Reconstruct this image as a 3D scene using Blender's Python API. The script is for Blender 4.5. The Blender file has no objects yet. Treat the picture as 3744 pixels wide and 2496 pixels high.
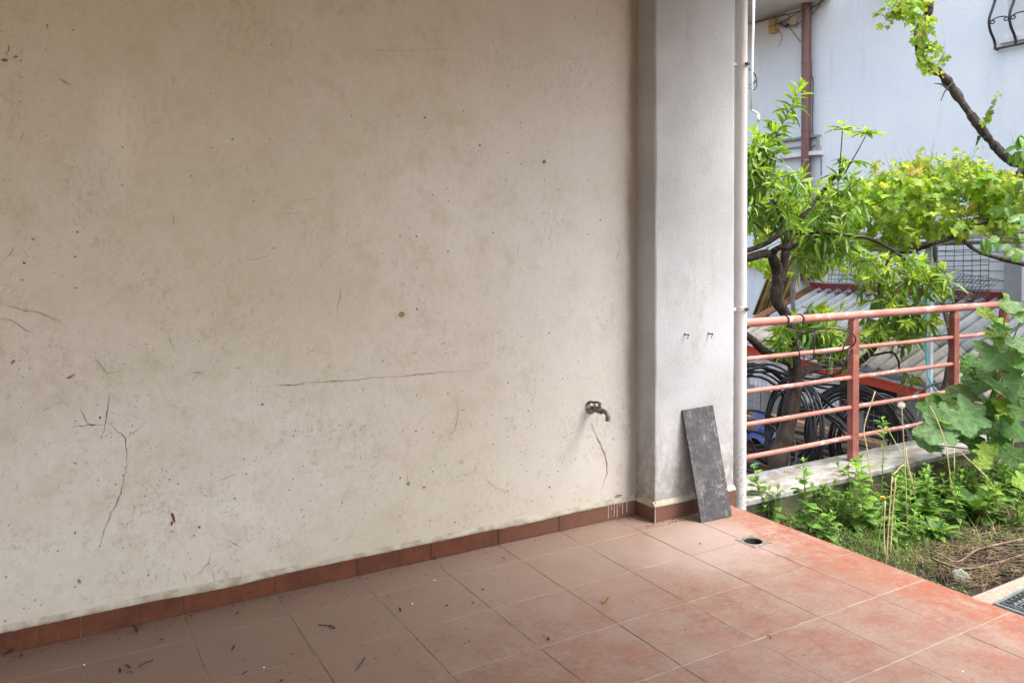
import bpy, math, random
import numpy as np
from mathutils import Vector, Matrix, noise as mnoise
R = random.Random(7)
RAD = math.radians
V = Vector

# ------------------------------------------------------------------ camera
F, PX0, PY0 = 2912.0, 1872.0, 1248.0 - 329.6         # photograph pixels (3744 x 2496)
YAW, PITCH = 0.5339, -0.01
CAM = V((-0.114, -3.196, 1.395))
scene = bpy.context.scene
cd = bpy.data.cameras.new('camera')
cd.sensor_fit = 'HORIZONTAL'; cd.sensor_width = 36.0
cd.lens = F / 3744 * 36; cd.shift_y = -329.6 / 3744
cd.clip_start = 0.05; cd.clip_end = 500
cam = bpy.data.objects.new('camera', cd)
scene.collection.objects.link(cam)
cam.location = CAM; cam.rotation_euler = (math.pi / 2 + PITCH, 0, -YAW)
scene.camera = cam

# ------------------------------------------------------------------ sky, sun, exposure
SUN_EL, SUN_AZ = RAD(62), RAD(-50)                   # azimuth measured from +X towards +Y
sd = V((math.cos(SUN_EL) * math.cos(SUN_AZ), math.cos(SUN_EL) * math.sin(SUN_AZ), math.sin(SUN_EL)))
world = bpy.data.worlds.new('World'); scene.world = world; world.use_nodes = True
wn = world.node_tree.nodes; wl = world.node_tree.links
sky = wn.new('ShaderNodeTexSky'); sky.sky_type = 'NISHITA'; sky.sun_disc = False
sky.sun_elevation = SUN_EL; sky.sun_rotation = math.atan2(sd.x, sd.y)
sky.air_density = 1.0; sky.dust_density = 6.0; sky.ozone_density = 1.0
bg = wn['Background']; bg.inputs['Strength'].default_value = 0.15
hs = wn.new('ShaderNodeHueSaturation'); hs.inputs['Saturation'].default_value = 0.62      # clouded-over sky
wl.new(sky.outputs['Color'], hs.inputs['Color']); wl.new(hs.outputs['Color'], bg.inputs['Color'])
sl = bpy.data.lights.new('sun', 'SUN'); sl.energy = 0.6; sl.angle = RAD(35); sl.color = (1.0, 0.97, 0.93)
so = bpy.data.objects.new('sun', sl); scene.collection.objects.link(so)
so.rotation_euler = (-sd).to_track_quat('-Z', 'Y').to_euler(); so.location = (20, -12, 30)
vs = scene.view_settings
vs.view_transform = 'Standard'; vs.look = 'None'; vs.gamma = 1.0; vs.use_curve_mapping = False
vs.exposure = 2.2
scene.cycles.use_denoising = True
scene.cycles.max_bounces = 10; scene.cycles.diffuse_bounces = 7; scene.cycles.glossy_bounces = 3
scene.cycles.sample_clamp_indirect = 6.0; scene.cycles.caustics_reflective = False

# ------------------------------------------------------------------ pixel -> place helpers
_fo = V((math.sin(YAW), math.cos(YAW), 0)); _up = V((0, 0, 1))
RT = V((math.cos(YAW), -math.sin(YAW), 0))
FW = _fo * math.cos(PITCH) + _up * math.sin(PITCH)
UP = _up * math.cos(PITCH) - _fo * math.sin(PITCH)
def ray(px, py): return FW + RT * ((px - PX0) / F) - UP * ((py - PY0) / F)
def onY(px, py, Y): d = ray(px, py); return CAM + d * ((Y - CAM.y) / d.y)
def onX(px, py, X): d = ray(px, py); return CAM + d * ((X - CAM.x) / d.x)
def onZ(px, py, Z): d = ray(px, py); return CAM + d * ((Z - CAM.z) / d.z)
def at(px, py, z): return CAM + ray(px, py) * z

# ------------------------------------------------------------------ materials
class G:
    def __init__(s, name, rough=0.7, metal=0.0, spec=0.4):
        s.m = bpy.data.materials.new(name); s.m.use_nodes = True
        s.t = s.m.node_tree; s.n = s.t.nodes; s.b = s.n['Principled BSDF']
        s.b.inputs['Roughness'].default_value = rough; s.b.inputs['Metallic'].default_value = metal
        s.b.inputs['Specular IOR Level'].default_value = spec
        s._p = None
    def link(s, a, b): s.t.links.new(a, b)
    def put(s, sock, v):
        if hasattr(v, 'links') or hasattr(v, 'is_linked'): s.link(v, sock)
        elif isinstance(v, (tuple, list)) and len(v) == 3 and sock.type == 'RGBA': sock.default_value = (*v, 1)
        else: sock.default_value = v
    @property
    def pos(s):
        if s._p is None: s._p = s.n.new('ShaderNodeNewGeometry').outputs['Position']
        return s._p
    def mapv(s, scale=(1, 1, 1), loc=(0, 0, 0), vec=None):
        m = s.n.new('ShaderNodeMapping'); s.link(vec or s.pos, m.inputs['Vector'])
        m.inputs['Scale'].default_value = scale; m.inputs['Location'].default_value = loc
        return m.outputs[0]
    def noise(s, scale, detail=4, rough=0.55, vec=None, dist=0.0):
        k = s.n.new('ShaderNodeTexNoise'); s.link(vec or s.pos, k.inputs['Vector'])
        k.inputs['Scale'].default_value = scale; k.inputs['Detail'].default_value = detail
        k.inputs['Roughness'].default_value = rough; k.inputs['Distortion'].default_value = dist
        return k.outputs['Fac']
    def vor(s, scale, vec=None, feature='F1', out='Distance'):
        k = s.n.new('ShaderNodeTexVoronoi'); k.feature = feature
        s.link(vec or s.pos, k.inputs['Vector']); k.inputs['Scale'].default_value = scale
        return k.outputs[out]
    def vor2(s, scale, out='Distance', loc=(0, 0, 0), warp=0.0):
        x, y, z = s.sep(); k = s.n.new('ShaderNodeCombineXYZ'); s.link(x, k.inputs[0]); s.link(z, k.inputs[1])
        v = s.mapv((1, 1, 1), loc, k.outputs[0])
        if warp:
            wz = s.n.new('ShaderNodeTexNoise'); wz.inputs['Scale'].default_value = 70; wz.inputs['Detail'].default_value = 3; s.link(v, wz.inputs['Vector'])
            sc = s.n.new('ShaderNodeVectorMath'); sc.operation = 'SCALE'; sc.inputs['Scale'].default_value = warp; s.link(wz.outputs['Color'], sc.inputs[0])
            ad = s.n.new('ShaderNodeVectorMath'); ad.operation = 'ADD'; s.link(v, ad.inputs[0]); s.link(sc.outputs[0], ad.inputs[1]); v = ad.outputs[0]
        n = s.n.new('ShaderNodeTexVoronoi'); n.voronoi_dimensions = '2D'; n.inputs['Scale'].default_value = scale; s.link(v, n.inputs['Vector'])
        return n.outputs[out]
    def step(s, v, a, b):
        k = s.n.new('ShaderNodeMapRange'); k.interpolation_type = 'SMOOTHSTEP'
        s.put(k.inputs['Value'], v); k.inputs['From Min'].default_value = min(a, b); k.inputs['From Max'].default_value = max(a, b)
        if a > b: k.inputs['To Min'].default_value = 1; k.inputs['To Max'].default_value = 0
        return k.outputs[0]
    def mix(s, f, a, b, mode='MIX'):
        k = s.n.new('ShaderNodeMix'); k.data_type = 'RGBA'; k.blend_type = mode
        s.put(k.inputs[0], f); s.put(k.inputs[6], a); s.put(k.inputs[7], b)
        return k.outputs[2]
    def math(s, op, a, b=0.0):
        k = s.n.new('ShaderNodeMath'); k.operation = op; s.put(k.inputs[0], a); s.put(k.inputs[1], b)
        return k.outputs[0]
    def sep(s, vec=None):
        k = s.n.new('ShaderNodeSeparateXYZ'); s.link(vec or s.pos, k.inputs[0]); return k.outputs
    def attr(s, name):
        k = s.n.new('ShaderNodeAttribute'); k.attribute_name = name; return k.outputs['Color']
    def rnd(s): return s.n.new('ShaderNodeObjectInfo').outputs['Random']
    def bump(s, h, dist, strength=1.0):
        k = s.n.new('ShaderNodeBump'); k.inputs['Distance'].default_value = dist; k.inputs['Strength'].default_value = strength
        s.link(h, k.inputs['Height']); s.link(k.outputs[0], s.b.inputs['Normal']); return k.outputs[0]
    def col(s, c): s.put(s.b.inputs['Base Color'], c); return s.m
    def rough(s, c): s.put(s.b.inputs['Roughness'], c)

def simple(name, c1, c2=None, scale=8, rough=0.7, metal=0.0, bump=0.0, bscale=60, stretch=(1, 1, 1), spec=0.4):
    g = G(name, rough, metal, spec); c2 = c2 or tuple(x * 0.7 for x in c1)
    v = g.mapv(stretch)
    c = g.mix(g.step(g.noise(scale, 6, 0.6, v), 0.3, 0.7), c1, c2)
    if bump: g.bump(g.noise(bscale, 5, 0.6, v), bump)
    return g.col(c)

MAT = {}
# old cream plaster of the porch wall
g = G('old_plaster', 0.88, spec=0.25)
c = g.mix(g.step(g.noise(1.1, 5, 0.55), 0.34, 0.66), (0.64, 0.61, 0.555), (0.565, 0.53, 0.45))
c = g.mix(g.math('MULTIPLY', g.step(g.noise(0.8, 4, 0.5, g.mapv(loc=(7, 3, 1))), 0.38, 0.64), 0.75), c, (0.53, 0.485, 0.375))
c = g.mix(g.math('MULTIPLY', g.step(g.noise(2.3, 3, 0.5, g.mapv(loc=(3, 9, 4))), 0.48, 0.7), 0.5), c, (0.60, 0.55, 0.50))
c = g.mix(g.math('MULTIPLY', g.step(g.noise(34, 8, 0.7, g.mapv((1.1, 1, 0.9))), 0.36, 0.72), 0.22), c, (0.40, 0.34, 0.25))
c = g.mix(g.math('MULTIPLY', g.step(g.noise(7, 6, 0.65, g.mapv(loc=(2, 2, 8))), 0.47, 0.70), 0.5), c, (0.45, 0.405, 0.28))
# faint brush strokes where it was wiped or repainted
st = g.noise(26, 5, 0.7, g.mapv((2.0, 1, 0.12)))
px_, pz_ = g.sep()[0], g.sep()[2]
pa = at(420, 460, 1); pb = onY(430, 480, 0.01)
el = g.math('ADD', g.math('POWER', g.math('DIVIDE', g.math('SUBTRACT', px_, pb.x), 0.10), 2.0),
            g.math('POWER', g.math('DIVIDE', g.math('SUBTRACT', pz_, pb.z), 0.27), 2.0))
c = g.mix(g.math('MULTIPLY', g.step(g.math('ADD', el, g.math('MULTIPLY', st, 1.1)), 1.5, 0.5), 0.5), c, (0.67, 0.62, 0.53))
c = g.mix(g.math('MULTIPLY', g.step(g.math('ADD', px_, g.math('MULTIPLY', g.noise(1.6, 4), 0.8)), 1.7, 2.6), 0.5), c, (0.59, 0.58, 0.565))
# ragged grime near the floor; by the pillar, dirt plus painted pillar shade
gr = g.math('MULTIPLY', g.step(g.math('ADD', pz_, g.math('MULTIPLY', g.noise(5, 5, 0.6), 0.35)), 0.55, 0.12), 0.5)
c = g.mix(gr, c, (0.46, 0.405, 0.31))
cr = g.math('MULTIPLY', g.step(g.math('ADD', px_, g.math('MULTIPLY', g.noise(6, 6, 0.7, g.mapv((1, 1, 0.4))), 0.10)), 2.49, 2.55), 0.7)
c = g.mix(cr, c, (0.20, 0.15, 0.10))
# specks, fly marks and chips
vd = g.vor2(13, warp=.02); vc = g.vor2(13, 'Color', warp=.02)
sz = g.math('MULTIPLY', g.math('POWER', g.sep(vc)[0], 5.0), 0.05)
sp = g.math('LESS_THAN', vd, sz)
c = g.mix(g.math('MULTIPLY', sp, 0.9), c, (0.09, 0.06, 0.045))
vd = g.vor2(34, loc=(5, 5, 5), warp=.012); vc = g.vor2(34, 'Color', (5, 5, 5), .012)
low = g.step(pz_, 1.5, 0.3)
sp2 = g.math('LESS_THAN', vd, g.math('MULTIPLY', g.math('POWER', g.sep(vc)[1], 9.0), g.math('ADD', 0.06, g.math('MULTIPLY', low, 0.07))))
c = g.mix(g.math('MULTIPLY', sp2, 0.75), c, (0.14, 0.10, 0.075))
sm = g.math('MULTIPLY', g.step(g.noise(16, 8, 0.8, g.mapv(loc=(6, 1, 9))), 0.56, 0.70), g.math('ADD', 0.18, g.math('MULTIPLY', low, 0.36)))
c = g.mix(sm, c, (0.26, 0.21, 0.15))
sm2 = g.math('MULTIPLY', g.math('MULTIPLY', g.step(g.noise(55, 8, 0.8, g.mapv((1, 1, 0.6), (2, 6, 1))), 0.50, 0.64), g.step(g.noise(3.2, 4, 0.6, g.mapv(loc=(9, 1, 4))), 0.46, 0.62)), 0.42)
c = g.mix(sm2, c, (0.30, 0.25, 0.185))
# hair-fine crazing in patches
ve = g.vor(9, g.mapv((1, 1, 1), vec=None), 'DISTANCE_TO_EDGE')
cz = g.math('MULTIPLY', g.step(ve, 0.012, 0.0), g.step(g.noise(4, 3, 0.5, g.mapv(loc=(1, 7, 2))), 0.60, 0.68))
c = g.mix(g.math('MULTIPLY', cz, 0.4), c, (0.2, 0.16, 0.12))
h = g.math('ADD', g.math('MULTIPLY', g.noise(4, 4, 0.5), 0.9), g.math('MULTIPLY', g.noise(90, 4, 0.6), 0.06))
g.bump(h, 0.010, 0.6)
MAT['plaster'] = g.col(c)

# pillar render: whiter and rougher
g = G('rough_render', 0.9, spec=0.2)
c = g.mix(g.step(g.noise(2.2, 5, 0.6), 0.35, 0.7), (0.47, 0.485, 0.50), (0.39, 0.40, 0.41))
X_, Y_, Z_ = g.sep()
low = g.step(g.math('ADD', Z_, g.math('MULTIPLY', g.noise(6, 5, 0.6, g.mapv((1, 1, 0.5))), 0.55)), 0.95, 0.30)
low = g.math('MULTIPLY', low, g.step(g.noise(24, 7, 0.75, g.mapv((1, 1, 0.7))), 0.36, 0.58))
c = g.mix(g.math('MULTIPLY', low, 0.8), c, (0.235, 0.205, 0.155))
c = g.mix(g.math('MULTIPLY', g.step(g.noise(9, 7, 0.7, g.mapv((1.2, 1, 0.18), (5, 0, 1))), 0.54, 0.70), 0.35), c, (0.33, 0.32, 0.30))
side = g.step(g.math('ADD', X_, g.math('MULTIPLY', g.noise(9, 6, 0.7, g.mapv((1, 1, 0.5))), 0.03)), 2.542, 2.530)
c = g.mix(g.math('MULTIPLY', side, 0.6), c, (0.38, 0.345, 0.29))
bl = g.step(g.noise(5.5, 5, 0.65, g.mapv((1.3, 1, 0.55), (2, 0, 3))), 0.53, 0.70)
c = g.mix(g.math('MULTIPLY', bl, 0.5), c, (0.33, 0.32, 0.30))
vd = g.vor2(16, warp=.01); vc = g.vor2(16, 'Color', warp=.01)
sp = g.math('LESS_THAN', vd, g.math('MULTIPLY', g.math('POWER', g.sep(vc)[0], 10.0), 0.06))
c = g.mix(g.math('MULTIPLY', sp, 0.8), c, (0.10, 0.08, 0.06))
g.bump(g.math('ADD', g.noise(150, 4, 0.65), g.math('MULTIPLY', g.noise(5, 3), 1.2)), 0.0035, 0.7)
MAT['render'] = g.col(c)

# terracotta floor tile, dusty
g = G('terracotta_tile', 0.55, spec=0.4)
X_, Y_, Z_ = g.sep()
rn = g.rnd()
of = g.n.new('ShaderNodeVectorMath'); of.operation = 'ADD'; g.link(g.pos, of.inputs[0]); cb_ = g.n.new('ShaderNodeCombineXYZ')
g.link(g.math('MULTIPLY', rn, 37.0), cb_.inputs[0]); g.link(g.math('MULTIPLY', rn, 91.0), cb_.inputs[1]); g.link(cb_.outputs[0], of.inputs[1]); TP = of.outputs[0]
c = g.mix(g.step(g.noise(9, 10, 0.75, g.mapv((0.8, 1.3, 1), vec=TP)), 0.38, 0.62), (0.235, 0.105, 0.078), (0.15, 0.060, 0.044))
c = g.mix(g.math('MULTIPLY', g.step(g.noise(4.5, 9, 0.72, g.mapv((1, 1, 1), (12, 3, 0), TP)), 0.42, 0.60), 0.8), c, (0.215, 0.155, 0.115))
c = g.mix(g.math('MULTIPLY', g.step(g.noise(30, 8, 0.75, g.mapv((0.6, 1.6, 1))), 0.45, 0.62), 0.55), c, (0.29, 0.155, 0.11))
dust = g.step(g.math('ADD', g.noise(3.2, 8, 0.66, g.mapv(loc=(4, 1, 0))), g.math('MULTIPLY', g.noise(45, 6, 0.7), 0.28)), 0.52, 0.82)
near = g.step(g.math('ADD', Y_, g.math('MULTIPLY', g.noise(3, 5, 0.6), 0.5)), -0.9, 0.2)
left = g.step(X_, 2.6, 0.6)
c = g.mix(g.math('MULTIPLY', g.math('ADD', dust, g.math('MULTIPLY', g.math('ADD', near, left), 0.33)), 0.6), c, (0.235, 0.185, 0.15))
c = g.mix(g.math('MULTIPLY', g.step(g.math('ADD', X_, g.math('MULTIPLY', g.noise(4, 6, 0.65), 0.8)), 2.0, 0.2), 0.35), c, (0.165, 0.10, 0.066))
c = g.mix(g.math('MULTIPLY', rn, 0.35), c, g.mix(0.55, c, (0.20, 0.10, 0.075)))
c = g.mix(g.math('MULTIPLY', g.step(g.noise(110, 5, 0.75, TP), 0.54, 0.66), 0.4), c, (0.11, 0.062, 0.045))
c = g.mix(g.math('MULTIPLY', g.step(g.noise(75, 6, 0.75, g.mapv(loc=(8, 8, 8), vec=TP)), 0.56, 0.66), 0.35), c, (0.34, 0.235, 0.185))
c = g.mix(g.math('MULTIPLY', g.step(g.noise(5, 8, 0.75, g.mapv((1, 1.5, 1), (3, 30, 0))), 0.52, 0.68), 0.45), c, (0.15, 0.10, 0.075))
fg = g.noise(48, 10, 0.82, g.mapv((0.7, 1.2, 1), vec=TP)); mg = g.noise(6, 8, 0.7, TP); lg = g.noise(2.1, 5, 0.6, g.mapv(loc=(6, 2, 0)))
fld = g.math('ADD', g.math('MULTIPLY', near, 0.20), g.math('ADD', g.math('MULTIPLY', mg, 0.55), g.math('MULTIPLY', lg, 0.35)))
fld = g.math('ADD', fld, g.math('MULTIPLY', fg, 0.75))
c = g.mix(g.math('MULTIPLY', g.step(fld, 0.86, 0.70), 0.55), c, (0.22, 0.082, 0.056))
c = g.mix(g.math('MULTIPLY', g.step(fld, 0.76, 0.98), 0.62), c, (0.275, 0.20, 0.16))
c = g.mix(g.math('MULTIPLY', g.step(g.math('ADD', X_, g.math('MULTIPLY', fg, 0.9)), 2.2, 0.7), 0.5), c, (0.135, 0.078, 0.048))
# bright wall's reflection painted near the drain, orange where rain wets the edge
ax = g.math('POWER', g.math('DIVIDE', g.math('SUBTRACT', X_, 2.55), 0.55), 2.0)
ay = g.math('POWER', g.math('DIVIDE', g.math('ADD', Y_, 0.52), 0.36), 2.0)
sheen = g.step(g.math('ADD', g.math('ADD', ax, ay), g.math('MULTIPLY', g.noise(7, 8, 0.7), 1.6)), 1.75, 0.75)
c = g.mix(g.math('MULTIPLY', sheen, 0.4), c, (0.40, 0.33, 0.31))
wet = g.step(g.math('ADD', X_, g.math('MULTIPLY', g.noise(8, 8, 0.7, g.mapv((1, 0.6, 1))), 0.42)), 2.95, 3.14)
wet = g.math('MULTIPLY', wet, g.step(g.noise(22, 10, 0.8, g.mapv((1, 0.7, 1), (9, 2, 0))), 0.38, 0.60))
c = g.mix(g.math('MULTIPLY', wet, 0.85), c, (0.23, 0.062, 0.024))
g.rough(g.math('ADD', 0.36, g.math('MULTIPLY', g.noise(6, 6, 0.65), 0.3)))
g.bump(g.math('ADD', g.noise(60, 6, 0.7), g.math('MULTIPLY', g.noise(9, 3), 0.8)), 0.0012, 0.7)
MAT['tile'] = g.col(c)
g = G('grout', 0.95, spec=0.1)
X_, Y_, Z_ = g.sep()
c = g.mix(g.step(g.noise(9, 5, 0.6), 0.35, 0.65), (0.30, 0.26, 0.21), (0.15, 0.12, 0.09))
c = g.mix(g.math('MULTIPLY', g.step(g.math('ADD', X_, g.math('MULTIPLY', Y_, -0.5)), 2.3, 3.1), 0.55), c, (0.36, 0.31, 0.25))
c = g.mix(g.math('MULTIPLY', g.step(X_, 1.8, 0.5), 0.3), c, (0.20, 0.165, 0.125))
MAT['grout'] = g.col(c)
g = G('skirting_glaze', 0.5)
c = g.mix(g.step(g.noise(11, 7, 0.7), 0.35, 0.68), (0.125, 0.038, 0.016), (0.075, 0.022, 0.010))
c = g.mix(g.math('MULTIPLY', g.step(g.noise(40, 6, 0.7), 0.55, 0.75), 0.5), c, (0.19, 0.10, 0.06))
c = g.mix(g.math('MULTIPLY', g.step(g.sep()[0], 1.4, 2.5), 0.45), c, (0.19, 0.115, 0.085))
g.bump(g.noise(50, 5), 0.001); MAT['skirt'] = g.col(c)
MAT['mortar'] = simple('mortar', (0.47, 0.44, 0.36), (0.27, 0.24, 0.175), 16, 0.95, bump=0.002, bscale=45)
MAT['crack'] = simple('crack_brown', (0.14, 0.105, 0.08), (0.36, 0.30, 0.235), 45, 0.95)  # brown-grey of the cracks, chips and mud nest
MAT['crackl'] = simple('fine_scratch', (0.27, 0.22, 0.17), (0.46, 0.41, 0.34), 45, 0.95)
MAT['rust_mark'] = simple('rust_mark', (0.10, 0.03, 0.015), (0.2, 0.07, 0.03), 60, 0.9)
MAT['drip'] = simple('paint_drip', (0.42, 0.36, 0.30), (0.28, 0.20, 0.15), 90, 0.8)
MAT['ceiling'] = simple('ceiling_paint', (0.76, 0.75, 0.72), (0.70, 0.69, 0.65), 3, 0.9)
MAT['concrete'] = simple('concrete', (0.36, 0.33, 0.28), (0.24, 0.22, 0.18), 6, 0.95, bump=0.004)
g = G('mossy_render', 0.95, spec=0.15)
c = g.mix(g.step(g.noise(6, 6, 0.65), 0.35, 0.65), (0.33, 0.31, 0.26), (0.20, 0.19, 0.14))
c = g.mix(g.step(g.math('ADD', g.sep()[2], g.math('MULTIPLY', g.noise(9, 5), 0.16)), 0.05, -0.05), c, (0.10, 0.10, 0.055))
g.bump(g.noise(70, 5, 0.6), 0.004); MAT['parapet'] = g.col(c)
g = G('weathered_marble', 0.45)
c = g.mix(g.step(g.noise(5, 6, 0.6, g.mapv((0.5, 2, 1))), 0.4, 0.7), (0.34, 0.34, 0.33), (0.22, 0.22, 0.205))
d_ = g.step(g.noise(14, 8, 0.75, g.mapv((0.7, 1.4, 1))), 0.45, 0.57)
c = g.mix(g.math('MULTIPLY', d_, 0.7), c, (0.15, 0.115, 0.075))
d2 = g.step(g.noise(3, 5, 0.7), 0.55, 0.75)
c = g.mix(g.math('MULTIPLY', d2, 0.5), c, (0.32, 0.30, 0.22))
g.bump(g.noise(40, 5), 0.0015); MAT['marble'] = g.col(c)
g = G('painted_pipe_white', 0.45)
X_, Y_, Z_ = g.sep()
c = g.mix(g.step(g.noise(14, 6, 0.65, g.mapv((1, 1, 0.15))), 0.4, 0.75), (0.60, 0.60, 0.60), (0.47, 0.47, 0.46))
dk = g.math('MULTIPLY', g.step(g.noise(75, 5, 0.75), 0.50, 0.60), g.step(g.math('ADD', Z_, g.math('MULTIPLY', g.noise(8, 4), 0.5)), 0.80, 0.25))
c = g.mix(g.math('MULTIPLY', dk, 0.8), c, (0.16, 0.14, 0.10))
g.bump(g.noise(30, 4, 0.6, g.mapv((1, 1, 0.4))), 0.0015); MAT['white_pipe'] = g.col(c)
# slate-look slab
g = G('slate_slab', 0.42)
tc = g.n.new('ShaderNodeTexCoord').outputs['Object']
c = g.mix(g.step(g.noise(9, 7, 0.65, tc, 0.6), 0.42, 0.66), (0.045, 0.045, 0.05), (0.085, 0.082, 0.083))
c = g.mix(g.math('MULTIPLY', g.step(g.noise(22, 8, 0.75, tc, 1.0), 0.50, 0.66), 0.8), c, (0.17, 0.165, 0.165))
vn = g.n.new('ShaderNodeVectorMath'); vn.operation = 'ADD'
nz = g.n.new('ShaderNodeTexNoise'); nz.inputs['Scale'].default_value = 11; nz.inputs['Detail'].default_value = 4; g.link(tc, nz.inputs['Vector'])
sc_ = g.n.new('ShaderNodeVectorMath'); sc_.operation = 'SCALE'; sc_.inputs['Scale'].default_value = 0.09; g.link(nz.outputs['Color'], sc_.inputs[0])
g.link(tc, vn.inputs[0]); g.link(sc_.outputs[0], vn.inputs[1])
def ridge(sc, loc, w):
    return g.step(g.math('ABSOLUTE', g.math('SUBTRACT', g.noise(sc, 5, 0.6, g.mapv((1, 1, 0.55), loc, tc), 1.2), 0.5)), w, 0.0)
vm = g.math('MULTIPLY', ridge(5, (1, 2, 3), 0.011), g.step(g.noise(6, 3, 0.5, tc), 0.46, 0.58))
vm = g.math('MAXIMUM', vm, g.math('MULTIPLY', ridge(8, (7, 1, 9), 0.009), g.step(g.noise(5, 3, 0.5, g.mapv(loc=(4, 4, 4), vec=tc)), 0.52, 0.62)))
c = g.mix(g.math('MULTIPLY', vm, 0.6), c, (0.34, 0.33, 0.325))
MAT['slate'] = g.col(c)
MAT['slate_edge'] = simple('slate_edge', (0.05, 0.05, 0.052), (0.03, 0.03, 0.032), 20, 0.7)
# railing paint
def pipe_paint(name, a, b, chip):
    g = G(name, 0.55)
    c = g.mix(g.step(g.noise(6, 5, 0.6), 0.35, 0.7), a, b)
    c = g.mix(g.math('MULTIPLY', g.step(g.noise(11, 7, 0.7, g.mapv((0.5, 1, 1), (2, 2, 7))), 0.5, 0.7), 0.4), c, (0.36, 0.24, 0.21))
    ch = g.math('MULTIPLY', g.step(g.noise(26, 7, 0.75, g.mapv((0.4, 1, 1))), 0.53, 0.58), g.step(g.noise(4.5, 3, 0.5, g.mapv(loc=(1, 8, 2))), 0.50, 0.58))
    c = g.mix(g.math('MULTIPLY', ch, 0.9), c, chip)
    rs = g.step(g.noise(19, 7, 0.7, g.mapv(loc=(3, 3, 3))), 0.66, 0.70)
    c = g.mix(rs, c, (0.10, 0.04, 0.025))
    g.bump(g.noise(90, 3), 0.0008); return g.col(c)
MAT['rail'] = pipe_paint('salmon_paint', (0.40, 0.165, 0.135), (0.33, 0.12, 0.095), (0.50, 0.46, 0.43))
MAT['post'] = pipe_paint('salmon_post_paint', (0.27, 0.095, 0.072), (0.21, 0.068, 0.05), (0.34, 0.15, 0.12))
MAT['brown_pipe'] = simple('brown_pipe', (0.125, 0.05, 0.042), (0.20, 0.10, 0.085), 22, 0.35, stretch=(1, 1, 0.05))
MAT['black_pe'] = simple('black_polythene', (0.018, 0.018, 0.02), (0.035, 0.035, 0.038), 20, 0.38)
MAT['black_wire'] = simple('black_coated_wire', (0.02, 0.02, 0.02), (0.04, 0.035, 0.03), 20, 0.4)
MAT['iron'] = simple('wrought_iron', (0.028, 0.028, 0.035), (0.05, 0.045, 0.05), 20, 0.45, metal=0.3)
MAT['mesh_wire'] = simple('mesh_wire', (0.05, 0.05, 0.05), (0.10, 0.09, 0.08), 20, 0.5, metal=0.4)
MAT['galv_wire'] = simple('galvanised_wire', (0.25, 0.25, 0.24), (0.12, 0.11, 0.10), 20, 0.5, metal=0.4)
MAT['brass'] = simple('dull_brass', (0.13, 0.115, 0.085), (0.20, 0.18, 0.14), 60, 0.42, metal=0.75, bump=0.001)
MAT['chrome'] = simple('worn_chrome', (0.32, 0.32, 0.30), (0.14, 0.13, 0.11), 60, 0.35, metal=0.8)
MAT['steel'] = simple('drain_steel', (0.36, 0.34, 0.31), (0.16, 0.14, 0.12), 40, 0.5, metal=0.5)
MAT['dark_hole'] = simple('drain_grime', (0.018, 0.014, 0.01), (0.05, 0.035, 0.025), 40, 0.8)
MAT['yellow_plug'] = simple('yellow_plug', (0.36, 0.24, 0.07), (0.25, 0.15, 0.05), 80, 0.6)
MAT['building'] = None
g = G('pale_blue_render', 0.9, spec=0.2)
c = g.mix(g.step(g.noise(0.9, 5, 0.55), 0.3, 0.7), (0.76, 0.805, 0.835), (0.69, 0.745, 0.795))
c = g.mix(g.math('MULTIPLY', g.step(g.noise(2.4, 5, 0.6, g.mapv((1, 1, 0.16))), 0.55, 0.75), 0.45), c, (0.50, 0.57, 0.66))
c = g.mix(g.math('MULTIPLY', g.step(g.noise(7, 7, 0.7, g.mapv((1, 1, 0.12), (3, 1, 0))), 0.56, 0.72), 0.3), c, (0.45, 0.48, 0.52))
c = g.mix(g.math('MULTIPLY', g.step(g.noise(18, 6, 0.7), 0.6, 0.75), 0.25), c, (0.55, 0.58, 0.6))
g.bump(g.noise(40, 4), 0.004); MAT['building'] = g.col(c)
MAT['soffit'] = simple('soffit_paint', (0.60, 0.59, 0.56), (0.52, 0.51, 0.48), 2, 0.9)
MAT['white'] = simple('white_paint', (0.72, 0.73, 0.73), (0.62, 0.63, 0.63), 3, 0.6)
MAT['panel'] = simple('white_siding', (0.62, 0.65, 0.66), (0.54, 0.57, 0.59), 2.5, 0.55)
MAT['grey_trim'] = simple('grey_trim', (0.30, 0.31, 0.31), (0.22, 0.23, 0.23), 4, 0.6)
MAT['void'] = simple('dark_interior', (0.02, 0.02, 0.022), (0.03, 0.03, 0.03), 4, 0.9)
MAT['red_flash'] = simple('red_flashing', (0.22, 0.022, 0.022), (0.16, 0.02, 0.02), 6, 0.5)
MAT['red_beam'] = simple('orange_red_beam', (0.52, 0.062, 0.025), (0.42, 0.045, 0.02), 6, 0.45)
MAT['gutter'] = simple('grey_gutter', (0.25, 0.25, 0.26), (0.16, 0.155, 0.15), 12, 0.6)
def asbestos(name, a, b, amt, valley=True):
    g = G(name, 0.92, spec=0.2)
    c = g.mix(g.step(g.noise(3, 6, 0.6, g.mapv((0.4, 1, 1))), 0.35, 0.7), a, b)
    c = g.mix(g.math('MULTIPLY', g.step(g.noise(30, 7, 0.75), 0.56, 0.64), amt), c, (0.05, 0.045, 0.04))
    c = g.mix(g.math('MULTIPLY', g.step(g.noise(9, 6, 0.7, g.mapv(loc=(4, 4, 4))), 0.57, 0.67), 0.5), c, (0.17, 0.165, 0.155))
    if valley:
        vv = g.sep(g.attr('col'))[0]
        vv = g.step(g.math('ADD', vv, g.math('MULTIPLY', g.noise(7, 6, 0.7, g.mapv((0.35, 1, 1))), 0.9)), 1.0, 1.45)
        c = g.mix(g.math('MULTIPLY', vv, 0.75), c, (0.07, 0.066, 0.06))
    g.bump(g.noise(50, 5), 0.004); return g.col(c)
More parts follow.
